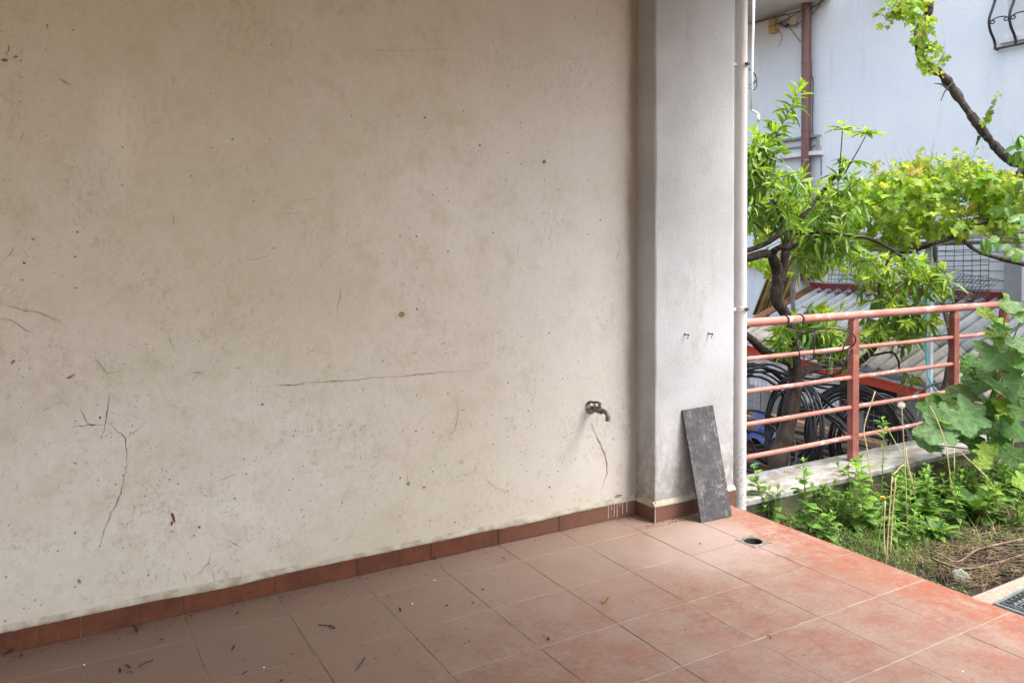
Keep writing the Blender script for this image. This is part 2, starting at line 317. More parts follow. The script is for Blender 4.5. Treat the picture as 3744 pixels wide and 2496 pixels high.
MAT['sheet_low'] = asbestos('fibre_cement_beige', (0.40, 0.37, 0.32), (0.31, 0.285, 0.24), 0.6)
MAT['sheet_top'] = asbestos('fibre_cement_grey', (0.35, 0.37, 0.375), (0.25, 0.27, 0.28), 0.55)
MAT['shed_wall'] = simple('shed_sheet', (0.33, 0.33, 0.32), (0.24, 0.235, 0.22), 5, 0.7, stretch=(1, 1, 0.2))
MAT['lichen_bar'] = asbestos('lichen_bar', (0.60, 0.60, 0.58), (0.45, 0.45, 0.44), 1.0, False)
MAT['turquoise'] = simple('turquoise_hose', (0.14, 0.48, 0.42), (0.10, 0.38, 0.34), 6, 0.4)
MAT['pale_post'] = simple('pale_post', (0.56, 0.64, 0.68), (0.46, 0.53, 0.57), 6, 0.5)
MAT['wood'] = simple('weathered_timber', (0.22, 0.135, 0.07), (0.085, 0.055, 0.035), 14, 0.85, bump=0.003, stretch=(1, 0.12, 1))
MAT['wood2'] = simple('fresh_timber', (0.42, 0.28, 0.13), (0.28, 0.17, 0.08), 14, 0.8, bump=0.003, stretch=(1, 0.12, 1))
MAT['wood3'] = simple('dark_timber', (0.10, 0.06, 0.04), (0.05, 0.032, 0.022), 14, 0.85, bump=0.003, stretch=(1, 0.12, 1))
MAT['cane'] = simple('dry_cane', (0.42, 0.30, 0.11), (0.20, 0.15, 0.05), 9, 0.6)
MAT['cane2'] = simple('brown_cane', (0.24, 0.115, 0.05), (0.11, 0.055, 0.03), 9, 0.6)
MAT['tarp'] = simple('blue_tarpaulin', (0.010, 0.045, 0.20), (0.006, 0.022, 0.10), 14, 0.4)
g = G('peach_bark', 0.85, spec=0.25)
c = g.mix(g.step(g.noise(26, 7, 0.7, g.mapv((1, 1, 0.45))), 0.38, 0.66), (0.018, 0.012, 0.010), (0.06, 0.043, 0.034))
c = g.mix(g.step(g.noise(110, 3, 0.6), 0.69, 0.73), c, (0.55, 0.53, 0.47))
low = g.step(g.math('ADD', g.sep()[2], g.math('MULTIPLY', g.noise(12, 4), 0.3)), 0.45, -0.1)
c = g.mix(g.math('MULTIPLY', low, 0.55), c, (0.14, 0.115, 0.075))
g.bump(g.noise(34, 7, 0.7, g.mapv((1, 1, 0.4))), 0.014); MAT['bark'] = g.col(c)
MAT['vine_bark'] = simple('vine_bark', (0.022, 0.016, 0.014), (0.085, 0.068, 0.058), 26, 0.9, bump=0.04, bscale=38, stretch=(1, 1, 0.35))
MAT['twig'] = simple('twig_bark', (0.10, 0.065, 0.04), (0.05, 0.035, 0.025), 20, 0.8)
MAT['green_stem'] = simple('green_stem', (0.20, 0.32, 0.06), (0.14, 0.22, 0.05), 20, 0.6)
MAT['straw'] = simple('dry_stalk', (0.50, 0.42, 0.24), (0.34, 0.25, 0.12), 14, 0.8)
MAT['deadwood'] = simple('dead_twig', (0.22, 0.155, 0.095), (0.035, 0.025, 0.018), 13, 0.85)
MAT['soil'] = simple('garden_soil', (0.036, 0.026, 0.018), (0.014, 0.011, 0.008), 20, 0.95, bump=0.03, bscale=25)
MAT['yard'] = simple('yard_earth', (0.09, 0.06, 0.04), (0.05, 0.035, 0.025), 4, 0.95, bump=0.02, bscale=15)
MAT['stone'] = simple('pale_stone', (0.25, 0.25, 0.225), (0.11, 0.12, 0.085), 22, 0.95, bump=0.012, bscale=50)
MAT['path'] = simple('path_stone', (0.29, 0.25, 0.205), (0.20, 0.165, 0.13), 60, 0.9, bump=0.003)
MAT['rubber'] = simple('grey_rubber_mat', (0.115, 0.135, 0.145), (0.085, 0.10, 0.11), 12, 0.6)
MAT['rubber2'] = simple('dark_rubber_relief', (0.02, 0.023, 0.026), (0.035, 0.038, 0.04), 12, 0.55)
MAT['dry_leaf'] = simple('dry_leaf', (0.30, 0.17, 0.07), (0.17, 0.09, 0.035), 40, 0.8)
MAT['dark_leaf'] = simple('rotten_leaf', (0.045, 0.035, 0.035), (0.02, 0.016, 0.015), 40, 0.8)
MAT['crumb'] = simple('dirt_crumb', (0.045, 0.033, 0.028), (0.02, 0.016, 0.014), 40, 0.9)
MAT['fluff'] = simple('seed_fluff', (0.75, 0.74, 0.70), (0.6, 0.58, 0.52), 40, 0.9)
MAT['yellow'] = simple('dandelion_yellow', (0.75, 0.50, 0.02), (0.65, 0.38, 0.01), 60, 0.7)
MAT['cream_box'] = simple('cream_plastic', (0.52, 0.36, 0.14), (0.45, 0.30, 0.11), 10, 0.5)
MAT['cream'] = simple('ivory_plastic', (0.58, 0.53, 0.38), (0.5, 0.45, 0.32), 10, 0.5)
MAT['cable_grey'] = simple('grey_cable', (0.17, 0.17, 0.165), (0.10, 0.10, 0.10), 10, 0.6)
MAT['glass'] = simple('dark_pane', (0.10, 0.11, 0.12), (0.07, 0.08, 0.09), 2, 0.08)

def leafmat(name, rough=0.42, trans=0.35, tint=(1.25, 1.2, 0.45)):
    g = G(name, rough)
    c = g.attr('col')
    c = g.mix(g.math('MULTIPLY', g.step(g.noise(60, 4, 0.6), 0.35, 0.7), 0.35), c, (0.02, 0.05, 0.01), 'MIX')
    g.col(c); g.bump(g.noise(140, 3), 0.002)
    tr = g.n.new('ShaderNodeBsdfTranslucent')
    g.link(g.mix(1.0, g.attr('col'), tint, 'MULTIPLY'), tr.inputs['Color'])
    ms = g.n.new('ShaderNodeMixShader'); ms.inputs[0].default_value = trans
    g.link(g.b.outputs[0], ms.inputs[1]); g.link(tr.outputs[0], ms.inputs[2])
    g.link(ms.outputs[0], g.n['Material Output'].inputs['Surface'])
    return g.m
MAT['leaf'] = leafmat('leaf_peach', 0.38, 0.35)
MAT['vleaf'] = leafmat('leaf_vine', 0.5, 0.45)
MAT['wleaf'] = leafmat('leaf_weed', 0.45, 0.35)
g = G('leaf_mallow', 0.42)
c = g.attr('col')
c = g.mix(g.math('MULTIPLY', g.step(g.noise(26, 5, 0.6), 0.35, 0.7), 0.35), c, (0.03, 0.09, 0.03))
g.col(c); g.bump(g.noise(55, 4, 0.6), 0.022)
tr = g.n.new('ShaderNodeBsdfTranslucent'); g.link(g.mix(1.0, g.attr('col'), (1.5, 1.4, 0.4), 'MULTIPLY'), tr.inputs['Color'])
ms = g.n.new('ShaderNodeMixShader'); ms.inputs[0].default_value = 0.35
g.link(g.b.outputs[0], ms.inputs[1]); g.link(tr.outputs[0], ms.inputs[2]); g.link(ms.outputs[0], g.n['Material Output'].inputs['Surface'])
MAT['mleaf'] = g.m

# ------------------------------------------------------------------ mesh building
ORG = {}
def tag(o, label=None, cat=None, group=None, kind=None):
    if label: o['label'] = label
    if cat: o['category'] = cat
    if group: o['group'] = group
    if kind: o['kind'] = kind
    return o
def link_obj(name, data, org, parent):
    o = bpy.data.objects.new(name, data); scene.collection.objects.link(o)
    ORG[o.name] = V(org)
    if parent is not None:
        o.parent = parent; o.location = V(org) - ORG[parent.name]
    else: o.location = org
    return o
def thing(name, label, cat, loc, group=None):
    o = link_obj(name, None, V(loc), None); o.empty_display_size = 0.1
    return tag(o, label, cat, group)

class MB:
    def __init__(s): s.v = []; s.f = []; s.c = []
    def add(s, vs, fs, col=None):
        n = len(s.v); s.v += [tuple(p) for p in vs]; s.f += [tuple(i + n for i in f) for f in fs]
        if col is not None: s.c += [col] * len(vs)
        return s
    def box(s, a, b):
        (x0, y0, z0), (x1, y1, z1) = a, b
        return s.add([(x0, y0, z0), (x1, y0, z0), (x1, y1, z0), (x0, y1, z0), (x0, y0, z1), (x1, y0, z1), (x1, y1, z1), (x0, y1, z1)],
              [(0, 3, 2, 1), (4, 5, 6, 7), (0, 1, 5, 4), (1, 2, 6, 5), (2, 3, 7, 6), (3, 0, 4, 7)])
    def obox(s, c, ax, ay, az):
        c, ax, ay, az = V(c), V(ax), V(ay), V(az)
        p = [c + ax * i + ay * j + az * k for k in (-1, 1) for i, j in ((-1, -1), (1, -1), (1, 1), (-1, 1))]
        return s.add(p, [(0, 3, 2, 1), (4, 5, 6, 7), (0, 1, 5, 4), (1, 2, 6, 5), (2, 3, 7, 6), (3, 0, 4, 7)])
    def prism(s, poly, z0, z1):
        n = len(poly); vs = [(x, y, z0) for x, y in poly] + [(x, y, z1) for x, y in poly]
        return s.add(vs, [tuple(range(n - 1, -1, -1)), tuple(range(n, 2 * n))] + [(i, (i + 1) % n, n + (i + 1) % n, n + i) for i in range(n)])
    def bbox(s, a, b, bev):     # box with bevelled top edge
        (x0, y0, z0), (x1, y1, z1) = a, b; e = bev
        vs = []
        for z, k in ((z0, 0), (z1 - e, 0), (z1, e)):
            vs += [(x0 + k, y0 + k, z), (x1 - k, y0 + k, z), (x1 - k, y1 - k, z), (x0 + k, y1 - k, z)]
        fs = [(0, 3, 2, 1), (8, 9, 10, 11)]
        for l in (0, 4):
            fs += [(l + i, l + (i + 1) % 4, l + 4 + (i + 1) % 4, l + 4 + i) for i in range(4)]
        return s.add(vs, fs)
    def tube(s, pts, r, segs=8, closed=False, col=None):
        pts = [V(p) for p in pts]; n = len(pts)
        rs = r if isinstance(r, (list, tuple)) else [r] * n
        tang = []
        for i in range(n):
            if closed: t = pts[(i + 1) % n] - pts[i - 1]
            else: t = pts[min(i + 1, n - 1)] - pts[max(i - 1, 0)]
            tang.append(t.normalized() if t.length > 1e-9 else V((0, 0, 1)))
        a = V((0, 0, 1)) if abs(tang[0].z) < 0.9 else V((1, 0, 0))
        nrm = (a - tang[0] * a.dot(tang[0])).normalized()
        vs = []
        for i in range(n):
            nrm = (nrm - tang[i] * nrm.dot(tang[i]))
            nrm = nrm.normalized() if nrm.length > 1e-6 else tang[i].orthogonal().normalized()
            bn = tang[i].cross(nrm)
            for k in range(segs):
                th = 2 * math.pi * k / segs
                vs.append(pts[i] + (nrm * math.cos(th) + bn * math.sin(th)) * rs[i])
        fs = []
        for i in range(n if closed else n - 1):
            j = (i + 1) % n
            for k in range(segs):
                fs.append((i * segs + k, i * segs + (k + 1) % segs, j * segs + (k + 1) % segs, j * segs + k))
        if not closed: fs += [tuple(range(segs - 1, -1, -1)), tuple((n - 1) * segs + k for k in range(segs))]
        return s.add(vs, fs, col)
    def lathe(s, base, axis, prof, segs=20, caps=True):
        axis = V(axis).normalized(); u = axis.orthogonal().normalized(); w = axis.cross(u); base = V(base)
        vs = [base + axis * h + (u * math.cos(2 * math.pi * k / segs) + w * math.sin(2 * math.pi * k / segs)) * r for r, h in prof for k in range(segs)]
        fs = [(i * segs + k, i * segs + (k + 1) % segs, (i + 1) * segs + (k + 1) % segs, (i + 1) * segs + k) for i in range(len(prof) - 1) for k in range(segs)]
        if caps and prof[0][0] > 1e-6: fs.append(tuple(range(segs - 1, -1, -1)))
        if caps and prof[-1][0] > 1e-6: fs.append(tuple((len(prof) - 1) * segs + k for k in range(segs)))
        return s.add(vs, fs)
    def build(s, name, mat, parent=None, smooth=False, org=None):
        v = np.array(s.v, dtype=float)
        if org is None:
            mn, mx = v.min(0), v.max(0); org = ((mn[0] + mx[0]) / 2, (mn[1] + mx[1]) / 2, mn[2])
        me = bpy.data.meshes.new(name)
        me.from_pydata((v - np.array(org)).tolist(), [], s.f)
        if s.c:
            at_ = me.color_attributes.new('col', 'FLOAT_COLOR', 'POINT')
            at_.data.foreach_set('color', np.array([(*c, 1) for c in s.c], dtype=np.float32).ravel())
        if smooth: me.shade_smooth()
        me.materials.append(MAT[mat] if isinstance(mat, str) else mat)
        return link_obj(name, me, V(org), parent)
def arc_smooth(o, ang=40):
    o.data.set_sharp_from_angle(angle=RAD(ang)); return o
def spline(pts, n=8):
    pts = [V(p) for p in pts]; out = []
    P = [pts[0] * 2 - pts[1]] + pts + [pts[-1] * 2 - pts[-2]]
    for i in range(1, len(P) - 2):
        for k in range(n):
            t = k / n; a, b, c, d = P[i - 1], P[i], P[i + 1], P[i + 2]
            out.append(0.5 * ((2 * b) + (c - a) * t + (2 * a - 5 * b + 4 * c - d) * t * t + (3 * b - a - 3 * c + d) * t ** 3))
    out.append(pts[-1]); return out
def srad(rs, n=8):
    out = []
    for i in range(len(rs) - 1): out += [rs[i] + (rs[i + 1] - rs[i]) * k / n for k in range(n)]
    return out + [rs[-1]]
def nz3(p, s=1.0, o=0): return mnoise.noise(V((p[0] * s + o, p[1] * s + o * 1.7, p[2] * s - o)))

# ================================================================== THE SETTING
U = 0.34                       # tile pitch
EDGE = 3.045                   # end of the terrace
YARD = -1.1
SOIL = -0.22
def rowY(b): return -(b - 0.38) * U
MB().add([(-150, -150, YARD), (150, -150, YARD), (150, 150, YARD), (-150, 150, YARD)], [(0, 1, 2, 3)]).build('yard_ground', 'yard')['kind'] = 'structure'

DX0, DX1, DY0, DY1 = 2.69, 2.81, -0.63, -0.51      # floor drain
b = MB()
T0, T1 = YARD, -0.0018
b.box((-6, -7, T0), (DX0, 0.3, T1)); b.box((DX1, -7, T0), (EDGE - 0.002, 0.3, T1))
b.box((DX0, -7, T0), (DX1, DY0, T1)); b.box((DX0, DY1, T0), (DX1, 0.3, T1))
terrace = tag(b.build('terrace_floor', 'grout'), kind='structure')
# every tile
J = 0.0021
tile_mesh = {}
def rect_tile(k, b0, b1):
    x0, x1 = k * U + J, min((k + 1) * U - J, EDGE)
    y0, y1 = rowY(b1) + J, rowY(b0) - J
    if x1 > DX0 and x0 < DX1 and y1 > DY0 and y0 < DY1:      # cut round the drain
        poly = [(x0, y0), (x1, y0), (x1, y1), (x0, y1)]
        out = []
        for i, (px, py) in enumerate(poly):
            if DX0 < px < DX1 and DY0 < py < DY1:
                ex = DX0 if abs(px - x1) < 1e-9 else DX1
                ey = DY0 if abs(py - y1) < 1e-9 else DY1
                nxt = poly[(i + 1) % 4]
                prv = poly[i - 1]
                if abs(prv[1] - py) < 1e-9: out += [(ex, py), (ex, ey), (px, ey)]
                else: out += [(px, ey), (ex, ey), (ex, py)]
            else: out.append((px, py))
        return MB().prism(out, -0.0055, 0.0).build('floor_tile', 'tile', terrace)
    key = (round(x1 - x0, 4), round(y1 - y0, 4))
    dz = R.uniform(-0.0006, 0.0006)
    org = V(((x0 + x1) / 2, (y0 + y1) / 2, -0.0055 + dz))
    if key not in tile_mesh:
        o = MB().bbox((x0, y0, -0.0055), (x1, y1, 0.0), 0.0012).build('floor_tile', 'tile', terrace)
        tile_mesh[key] = o.data; return o
    return link_obj('floor_tile', tile_mesh[key], org, terrace)
rows = [(0.38, 1)] + [(i, i + 1) for i in range(1, 12)]
for b0, b1 in rows:
    for k in range(-8, 9): rect_tile(k, b0, b1)

# garden bed
def soil_z(x, y): return SOIL + 0.035 * nz3((x, y, 0), 2.3) + 0.02 * nz3((x, y, 3), 7)
b = MB(); NX, NY = 90, 110
xs = [EDGE + (8.3 - EDGE) * (i / NX) ** 1.3 for i in range(NX + 1)]; ys = [-0.018 - 7.5 * (j / NY) ** 1.5 for j in range(NY + 1)]
vs = [(x, y, soil_z(x, y) if x > EDGE + 1e-6 else soil_z(x, y) - 0.02) for y in ys for x in xs]
b.add(vs, [(j * (NX + 1) + i, (j + 1) * (NX + 1) + i, (j + 1) * (NX + 1) + i + 1, j * (NX + 1) + i + 1) for j in range(NY) for i in range(NX)])
# sides
n0 = len(b.v)
b.add([(EDGE, -0.018, YARD), (8.3, -0.018, YARD), (8.3, -0.018, SOIL - .03), (EDGE, -0.018, SOIL - .03)], [(0, 1, 2, 3)])
tag(b.build('garden_soil', 'soil', smooth=True), kind='structure')
# stone path beside the bed
path = MB()
path.bbox((EDGE + 0.012, -2.35, -0.2), (3.62, -1.405, -0.012), 0.004)
path_o = tag(path.build('path', 'path'), kind='structure')
MB().bbox((3.628, -2.35, -0.2), (4.35, -1.405, -0.013), 0.004).build('paving_slab', 'path', path_o)
MB().bbox((4.358, -2.35, -0.2), (5.6, -1.405, -0.011), 0.004).build('paving_slab', 'path', path_o)
# porch ceiling, out of view; its reach shaped for the light below
tag(MB().box((-6, -4.5, 3.05), (3.40, 0.3, 3.3)).build('porch_ceiling', 'ceiling'), kind='structure')

# ------------------------------------------------------------------ porch wall
wall = thing('porch_wall', 'long cream plaster wall with cracks, stains and a red tile skirting', 'wall', (-1.5, 0.13, -0.006))
WY = 0.008
# plaster face as a slightly uneven grid
b = MB(); NX, NZ = 120, 50
for j in range(NZ + 1):
    for i in range(NX + 1):
        x = -6 + (2.53 + 6) * i / NX; z = -0.004 + 3.06 * j / NZ
        b.v.append((x, WY + 0.0035 * nz3((x, 0, z), 1.4) + 0.0012 * nz3((x, 4, z), 5), z))
b.f = [(j * (NX + 1) + i, j * (NX + 1) + i + 1, (j + 1) * (NX + 1) + i + 1, (j + 1) * (NX + 1) + i) for j in range(NZ) for i in range(NX)]
b.box((-6, 0.02, -0.004), (2.53, 0.26, 3.046))
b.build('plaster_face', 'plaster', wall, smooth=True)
SK = 0.078
def skirt(x0, x1, parent, y=0.0, h=SK, th=0.013):
    return MB().obox(((x0 + x1) / 2, y + th / 2, h / 2 + 0.0006), ((x1 - x0) / 2, 0, 0), (0, th / 2, 0), (0, 0, h / 2)).build('skirting_tile', 'skirt', parent)
for k in range(-14, 8):
    x0, x1 = k * U + 0.002, (k + 1) * U - 0.002
    if k == 7: x1 = 2.512
    skirt(x0, x1, wall, h=SK + R.uniform(-.002, .003))
MB().box((-4.76, 0.006, 0.0005), (2.512, 0.0135, SK - 0.006)).build('grout_backing', 'grout', wall)
# ragged mortar fillet over the skirting
def mortar(p0, p1, out, parent, hgt=SK, seed=0, n=None):
    p0, p1, out = V(p0), V(p1), V(out); L = (p1 - p0).length; n = n or int(L / 0.012)
    b = MB()
    for i in range(n + 1):
        p = p0.lerp(p1, i / n); s = L * i / n
        lo = hgt - 0.003 - 0.016 * max(0, nz3((s, seed, 0), 2.2)) - 0.004 * abs(nz3((s, seed, 2), 31))
        hi = hgt + 0.024 + 0.004 * nz3((s, seed, 5), 3) + 0.003 * nz3((s, seed, 7), 22)
        mid = lo + (hi - lo) * 0.45
        o1 = 0.0035 + 0.002 * nz3((s, seed, 9), 20)
        b.v += [tuple(p + out * 0.0009 + V((0, 0, lo))), tuple(p + out * o1 + V((0, 0, lo + 0.003))),
                tuple(p + out * (o1 - 0.002 + 0.002 * nz3((s, seed, 3), 30)) + V((0, 0, mid))), tuple(p - out * 0.013 + V((0, 0, hi)))]
    for i in range(n):
        for q in range(3): b.f.append((i * 4 + q, (i + 1) * 4 + q, (i + 1) * 4 + q + 1, i * 4 + q + 1))
    return b.build('mortar_fillet', 'mortar', parent, smooth=True)
mortar((-4.76, 0, 0), (2.512, 0, 0), (0, -1, 0), wall)
# paint drips over the skirting by the corner
for px, py0, py1 in ((2224, 1845, 1895), (2246, 1835, 1888), (2256, 1832, 1890), (2276, 1830, 1878), (2292, 1826, 1872), (2235, 1850, 1866), (2265, 1830, 1850)):
    a, c_ = onY(px, py0, -0.0012), onY(px, py1, -0.0012)
    zt, zb = min(a.z, SK), max(c_.z, 0.004)
    MB().obox((a.x, -0.0008, (zt + zb) / 2), (0.0028, 0, 0), (0, 0.0012, 0), (0, 0, (zt - zb) / 2)).build('paint_drip', 'drip', wall)

# cracks and marks as thin raised ribbons on the plaster
def wsurf(x, z): return WY + 0.0035 * nz3((x, 0, z), 1.4) + 0.0012 * nz3((x, 4, z), 5) - 0.0022
def crack(pts, w, mat='crack', jit=3.0, name='crack'):
    P = []
    for i in range(len(pts) - 1):
        (x0, y0), (x1, y1) = pts[i], pts[i + 1]; n = max(2, int(math.hypot(x1 - x0, y1 - y0) / 12))
        for k in range(n):
            t = k / n; P.append((x0 + (x1 - x0) * t + R.uniform(-jit, jit), y0 + (y1 - y0) * t + R.uniform(-jit, jit)))
    P.append(pts[-1]); b = MB(); n = len(P)
    Q = [onY(x, y, WY) for x, y in P]
    for i, q in enumerate(Q):
        t = (Q[min(i + 1, n - 1)] - Q[max(i - 1, 0)]); nn = V((-t.z, 0, t.x)).normalized()
        e = min(i, n - 1 - i) / max(1, n / 2)
        ww = w * (0.25 + 0.75 * min(1, e * 1.6)) * R.uniform(0.55, 1.35)
        for s_ in (1, -1):
            p = q + nn * ww * s_; b.v.append((p.x, wsurf(p.x, p.z), p.z))
    b.f = [(2 * i, 2 * i + 1, 2 * i + 3, 2 * i + 2) for i in range(n - 1)]
    return b.build(name, mat, wall)
C1 = [
 ([(930, 1416), (1040, 1408), (1150, 1396), (1272, 1390), (1373, 1379), (1495, 1373), (1596, 1361), (1697, 1355), (1790, 1338)], .0016, 'crack'),
 ([(1020, 1410), (1060, 1407), (1110, 1402)], .0034, 'crack'), ([(1190, 1394), (1260, 1389)], .003, 'crack'), ([(1490, 1372), (1590, 1363)], .0022, 'crack'),
 ([(260, 1560), (300, 1556), (340, 1552), (383, 1553)], .0022, 'crack'), ([(292, 1491), (308, 1528), (324, 1544), (340, 1552)], .0022, 'crack'),
 ([(399, 1430), (396, 1480), (385, 1555), (367, 1608)], .0019, 'crack'), ([(399, 1549), (431, 1576), (460, 1602), (462, 1632), (464, 1700)], .0021, 'crack'),
 ([(464, 1700), (442, 1800), (428, 1833), (409, 1871), (390, 1910), (362, 2010)], .0021, 'crack'), ([(462, 1602), (497, 1571), (537, 1544)], .0012, 'crack'),
 ([(2161, 1541), (2163, 1559), (2176, 1577), (2179, 1595), (2196, 1626), (2212, 1657), (2221, 1693), (2219, 1729), (2205, 1773), (2194, 1791)], .0034, 'crack'),
 ([(2163, 1559), (2140, 1578)], .001, 'crack'), ([(2052, 1605), (2085, 1585)], .0012, 'crack'),
 ([(632, 755), (633, 790), (637, 832)], .0012, 'crack'), ([(1001, 792), (1041, 760), (1089, 733), (1153, 725), (1185, 755)], .0013, 'crackl'), ([(1015, 781), (1060, 782), (1110, 777)], .0014, 'crack'),
 ([(0, 1108), (48, 1124), (101, 1137), (143, 1143), (228, 1180)], .0017, 'crack'), ([(0, 1167), (37, 1169), (74, 1190), (122, 1222)], .0019, 'crack'),
 ([(903, 943), (922, 949), (973, 941), (1002, 914)], .0013, 'crack'), ([(606, 1204), (619, 1241), (643, 1286)], .0013, 'crack'),
 ([(313, 1310), (345, 1310), (393, 1366), (441, 1350), (481, 1339)], .0015, 'crack'), ([(345, 1290), (360, 1325)], .001, 'crackl'),
 ([(152, 1502), (185, 1488)], .0030, 'crack'), ([(185, 1488), (215, 1472), (255, 1478)], .0014, 'crackl'),
 ([(35, 160), (33, 185), (19, 213)], .0022, 'crack'), ([(58, 175), (78, 195), (92, 216)], .0015, 'crackl'), ([(176, 108), (183, 150)], .0012, 'crackl'),
 ([(125, 150), (160, 175)], .0014, 'crackl'), ([(213, 292), (235, 300), (266, 313)], .0036, 'crack'), ([(120, 272), (150, 256)], .0018, 'crackl'), ([(88, 476), (69, 530)], .0018, 'crack'),
 ([(12, 950), (35, 935), (52, 900)], .0018, 'crack'), ([(1783, 625), (1783, 724)], .0008, 'crackl'), ([(1783, 940), (1783, 1018)], .0008, 'crackl'),
 ([(1992, 577), (2048, 577)], .0007, 'crackl'), ([(771, 2018), (768, 2043), (745, 2078), (730, 2095)], .0018, 'crack'), ([(608, 1943), (600, 2010), (619, 2037)], .0012, 'crackl'),
 ([(829, 1971), (860, 1990), (884, 2001)], .0015, 'crack'), ([(1767, 1728), (1794, 1769), (1836, 1791), (1885, 1817)], .0013, 'crackl'),
 ([(1668, 1464), (1674, 1518), (1663, 1571), (1618, 1613)], .0013, 'crack'), ([(1272, 1571), (1291, 1533)], .0015, 'crack'), ([(1288, 1576), (1309, 1600)], .0016, 'crack'),
 ([(1905, 1385), (1937, 1438), (1953, 1486)], .0011, 'crackl'), ([(2078, 1418), (2080, 1360)], .0007, 'crackl'), ([(1487, 1728), (1493, 1761)], .0026, 'crack'),
 ([(1233, 1135), (1245, 1085), (1243, 1050)], .0015, 'crack'), ([(790, 1755), (830, 1745), (870, 1730)], .0014, 'crack'), ([(835, 1745), (836, 1785)], .001, 'crackl'),
 ([(490, 1815), (520, 1812), (560, 1800)], .0011, 'crackl'), ([(120, 1800), (140, 1835), (170, 1848)], .0013, 'crackl'), ([(60, 1790), (62, 1770), (68, 1768)], .0013, 'crack'),
 ([(1900, 760), (1918, 790), (1925, 815)], .0008, 'crackl'), ([(2220, 245), (2240, 215), (2255, 205)], .0014, 'crackl'), ([(2245, 325), (2285, 308)], .001, 'crackl'),
 ([(1290, 190), (1400, 186), (1500, 185), (1700, 178)], .0012, 'crackl'), ([(945, 157), (968, 140)], .002, 'crack'), ([(455, 75), (452, 90)], .001, 'crackl'),
 ([(1520, 1565), (1545, 1520), (1600, 1505)], .0011, 'crackl'), ([(985, 1430), (1020, 1450), (1050, 1452)], .0012, 'crackl'), ([(1040, 1415), (1030, 1445)], .003, 'crackl'),
 ([(1610, 1260), (1632, 1250)], .0026, 'crack'), ([(1495, 1290), (1525, 1290)], .0024, 'crack'), ([(700, 1360), (745, 1362)], .0022, 'crack'), ([(860, 1343), (880, 1343)], .002, 'crack'),
 ([(2030, 870), (2050, 855)], .0008, 'crackl'), ([(505, 2145), (560, 2150)], .0012, 'crackl'),
]
for pts, w, mt in C1: crack(pts, w * (0.6 if mt == 'crackl' else 0.66), mt)
# rubbing strokes low on the wall
for i in range(17):
    x = 500 + R.uniform(0, 330); y = 2112 + R.uniform(-12, 12) - (x - 500) * 0.10
    crack([(x, y), (x + R.uniform(6, 16), y + R.uniform(18, 42))], 0.0007, 'crackl', 1.0, 'scuff')
for i in range(14):
    x = 770 + i * 6; y = 2050 + R.uniform(0, 40)
    crack([(x, y), (x + R.uniform(-22, -10), y + R.uniform(10, 24))], 0.0006, 'crackl', 1.0, 'scuff')
# scratches scattered denser towards the floor: one part nobody could count
b = MB()
for i in range(1000):
    t = R.random() ** 0.5
    px = R.uniform(10, 2280); py = 80 + t * (2110 - px * 0.10 - 80 - 60)
    q = onY(px, py, WY); L = R.uniform(0.003, 0.017) * (1.8 if R.random() < .08 else 1); an = R.uniform(0, math.pi); w = R.uniform(.0004, .0011)
    p0 = q; k = R.randint(2, 4); pts = [V((q.x, 0, q.z))]
    for _ in range(k):
        an += R.uniform(-.6, .6); pts.append(pts[-1] + V((math.cos(an), 0, math.sin(an))) * L / k)
    n0 = len(b.v)
    for j, p in enumerate(pts):
        nn = V((-math.sin(an), 0, math.cos(an))) * w * (0.4 if j in (0, k) else 1)
        for s_ in (1, -1):
            pp = p + nn * s_; b.v.append((pp.x, wsurf(pp.x, pp.z), pp.z))
    b.f += [(n0 + 2 * j, n0 + 2 * j + 1, n0 + 2 * j + 3, n0 + 2 * j + 2) for j in range(k)]
tag(b.build('scratch_cover', 'crackl', wall), kind='stuff')
b = MB()
for i in range(85):
    px0 = R.uniform(20, 2270); py0 = (1250 if R.random() < .8 else 600) + R.random() * (850 - px0 * .08); q0 = onY(px0, py0, WY); sp_ = R.uniform(.012, .05)
    for _ in range(R.randint(4, 13)):
        x, z = q0.x + R.gauss(0, sp_), q0.z + R.gauss(0, sp_ * .8)
        if z < .12 or x > 2.48: continue
        an = R.uniform(0, 6.28); L = R.uniform(.002, .009); n0 = len(b.v); pts = [V((x, 0, z))]
        for _ in range(3): an += R.uniform(-.9, .9); pts.append(pts[-1] + V((math.cos(an), 0, math.sin(an))) * L / 3)
        for j, p in enumerate(pts):
            nn = V((-math.sin(an), 0, math.cos(an))) * R.uniform(.0004, .0014) * (.4 if j in (0, 3) else 1)
            for s_ in (1, -1): pp = p + nn * s_; b.v.append((pp.x, wsurf(pp.x, pp.z), pp.z))
        b.f += [(n0 + 2 * j, n0 + 2 * j + 1, n0 + 2 * j + 3, n0 + 2 * j + 2) for j in range(3)]
tag(b.build('chip_cover', 'crack', wall), kind='stuff')
def blot(px, py, rx, ry, mat='crack', rot=0, name='chip'):
    q = onY(px, py, WY); b = MB(); n = 12; k = q.y - CAM.y
    sc = 1 / F * ((q - CAM).dot(FW)); pts = []
    b.v.append((q.x, wsurf(q.x, q.z) - 0.0008, q.z))
    for i in range(n):
        a = 2 * math.pi * i / n; r_ = R.uniform(.7, 1.25)
        dx, dz = rx * math.cos(a) * r_, ry * math.sin(a) * r_
        x = q.x + (dx * math.cos(rot) - dz * math.sin(rot)) * sc * 1.15; z = q.z + (dx * math.sin(rot) + dz * math.cos(rot)) * sc
        b.v.append((x, wsurf(x, z) - 0.0004, z))
    b.f = [(0, i + 1, (i + 1) % n + 1) for i in range(n)]
    return b.build(name, mat, wall)
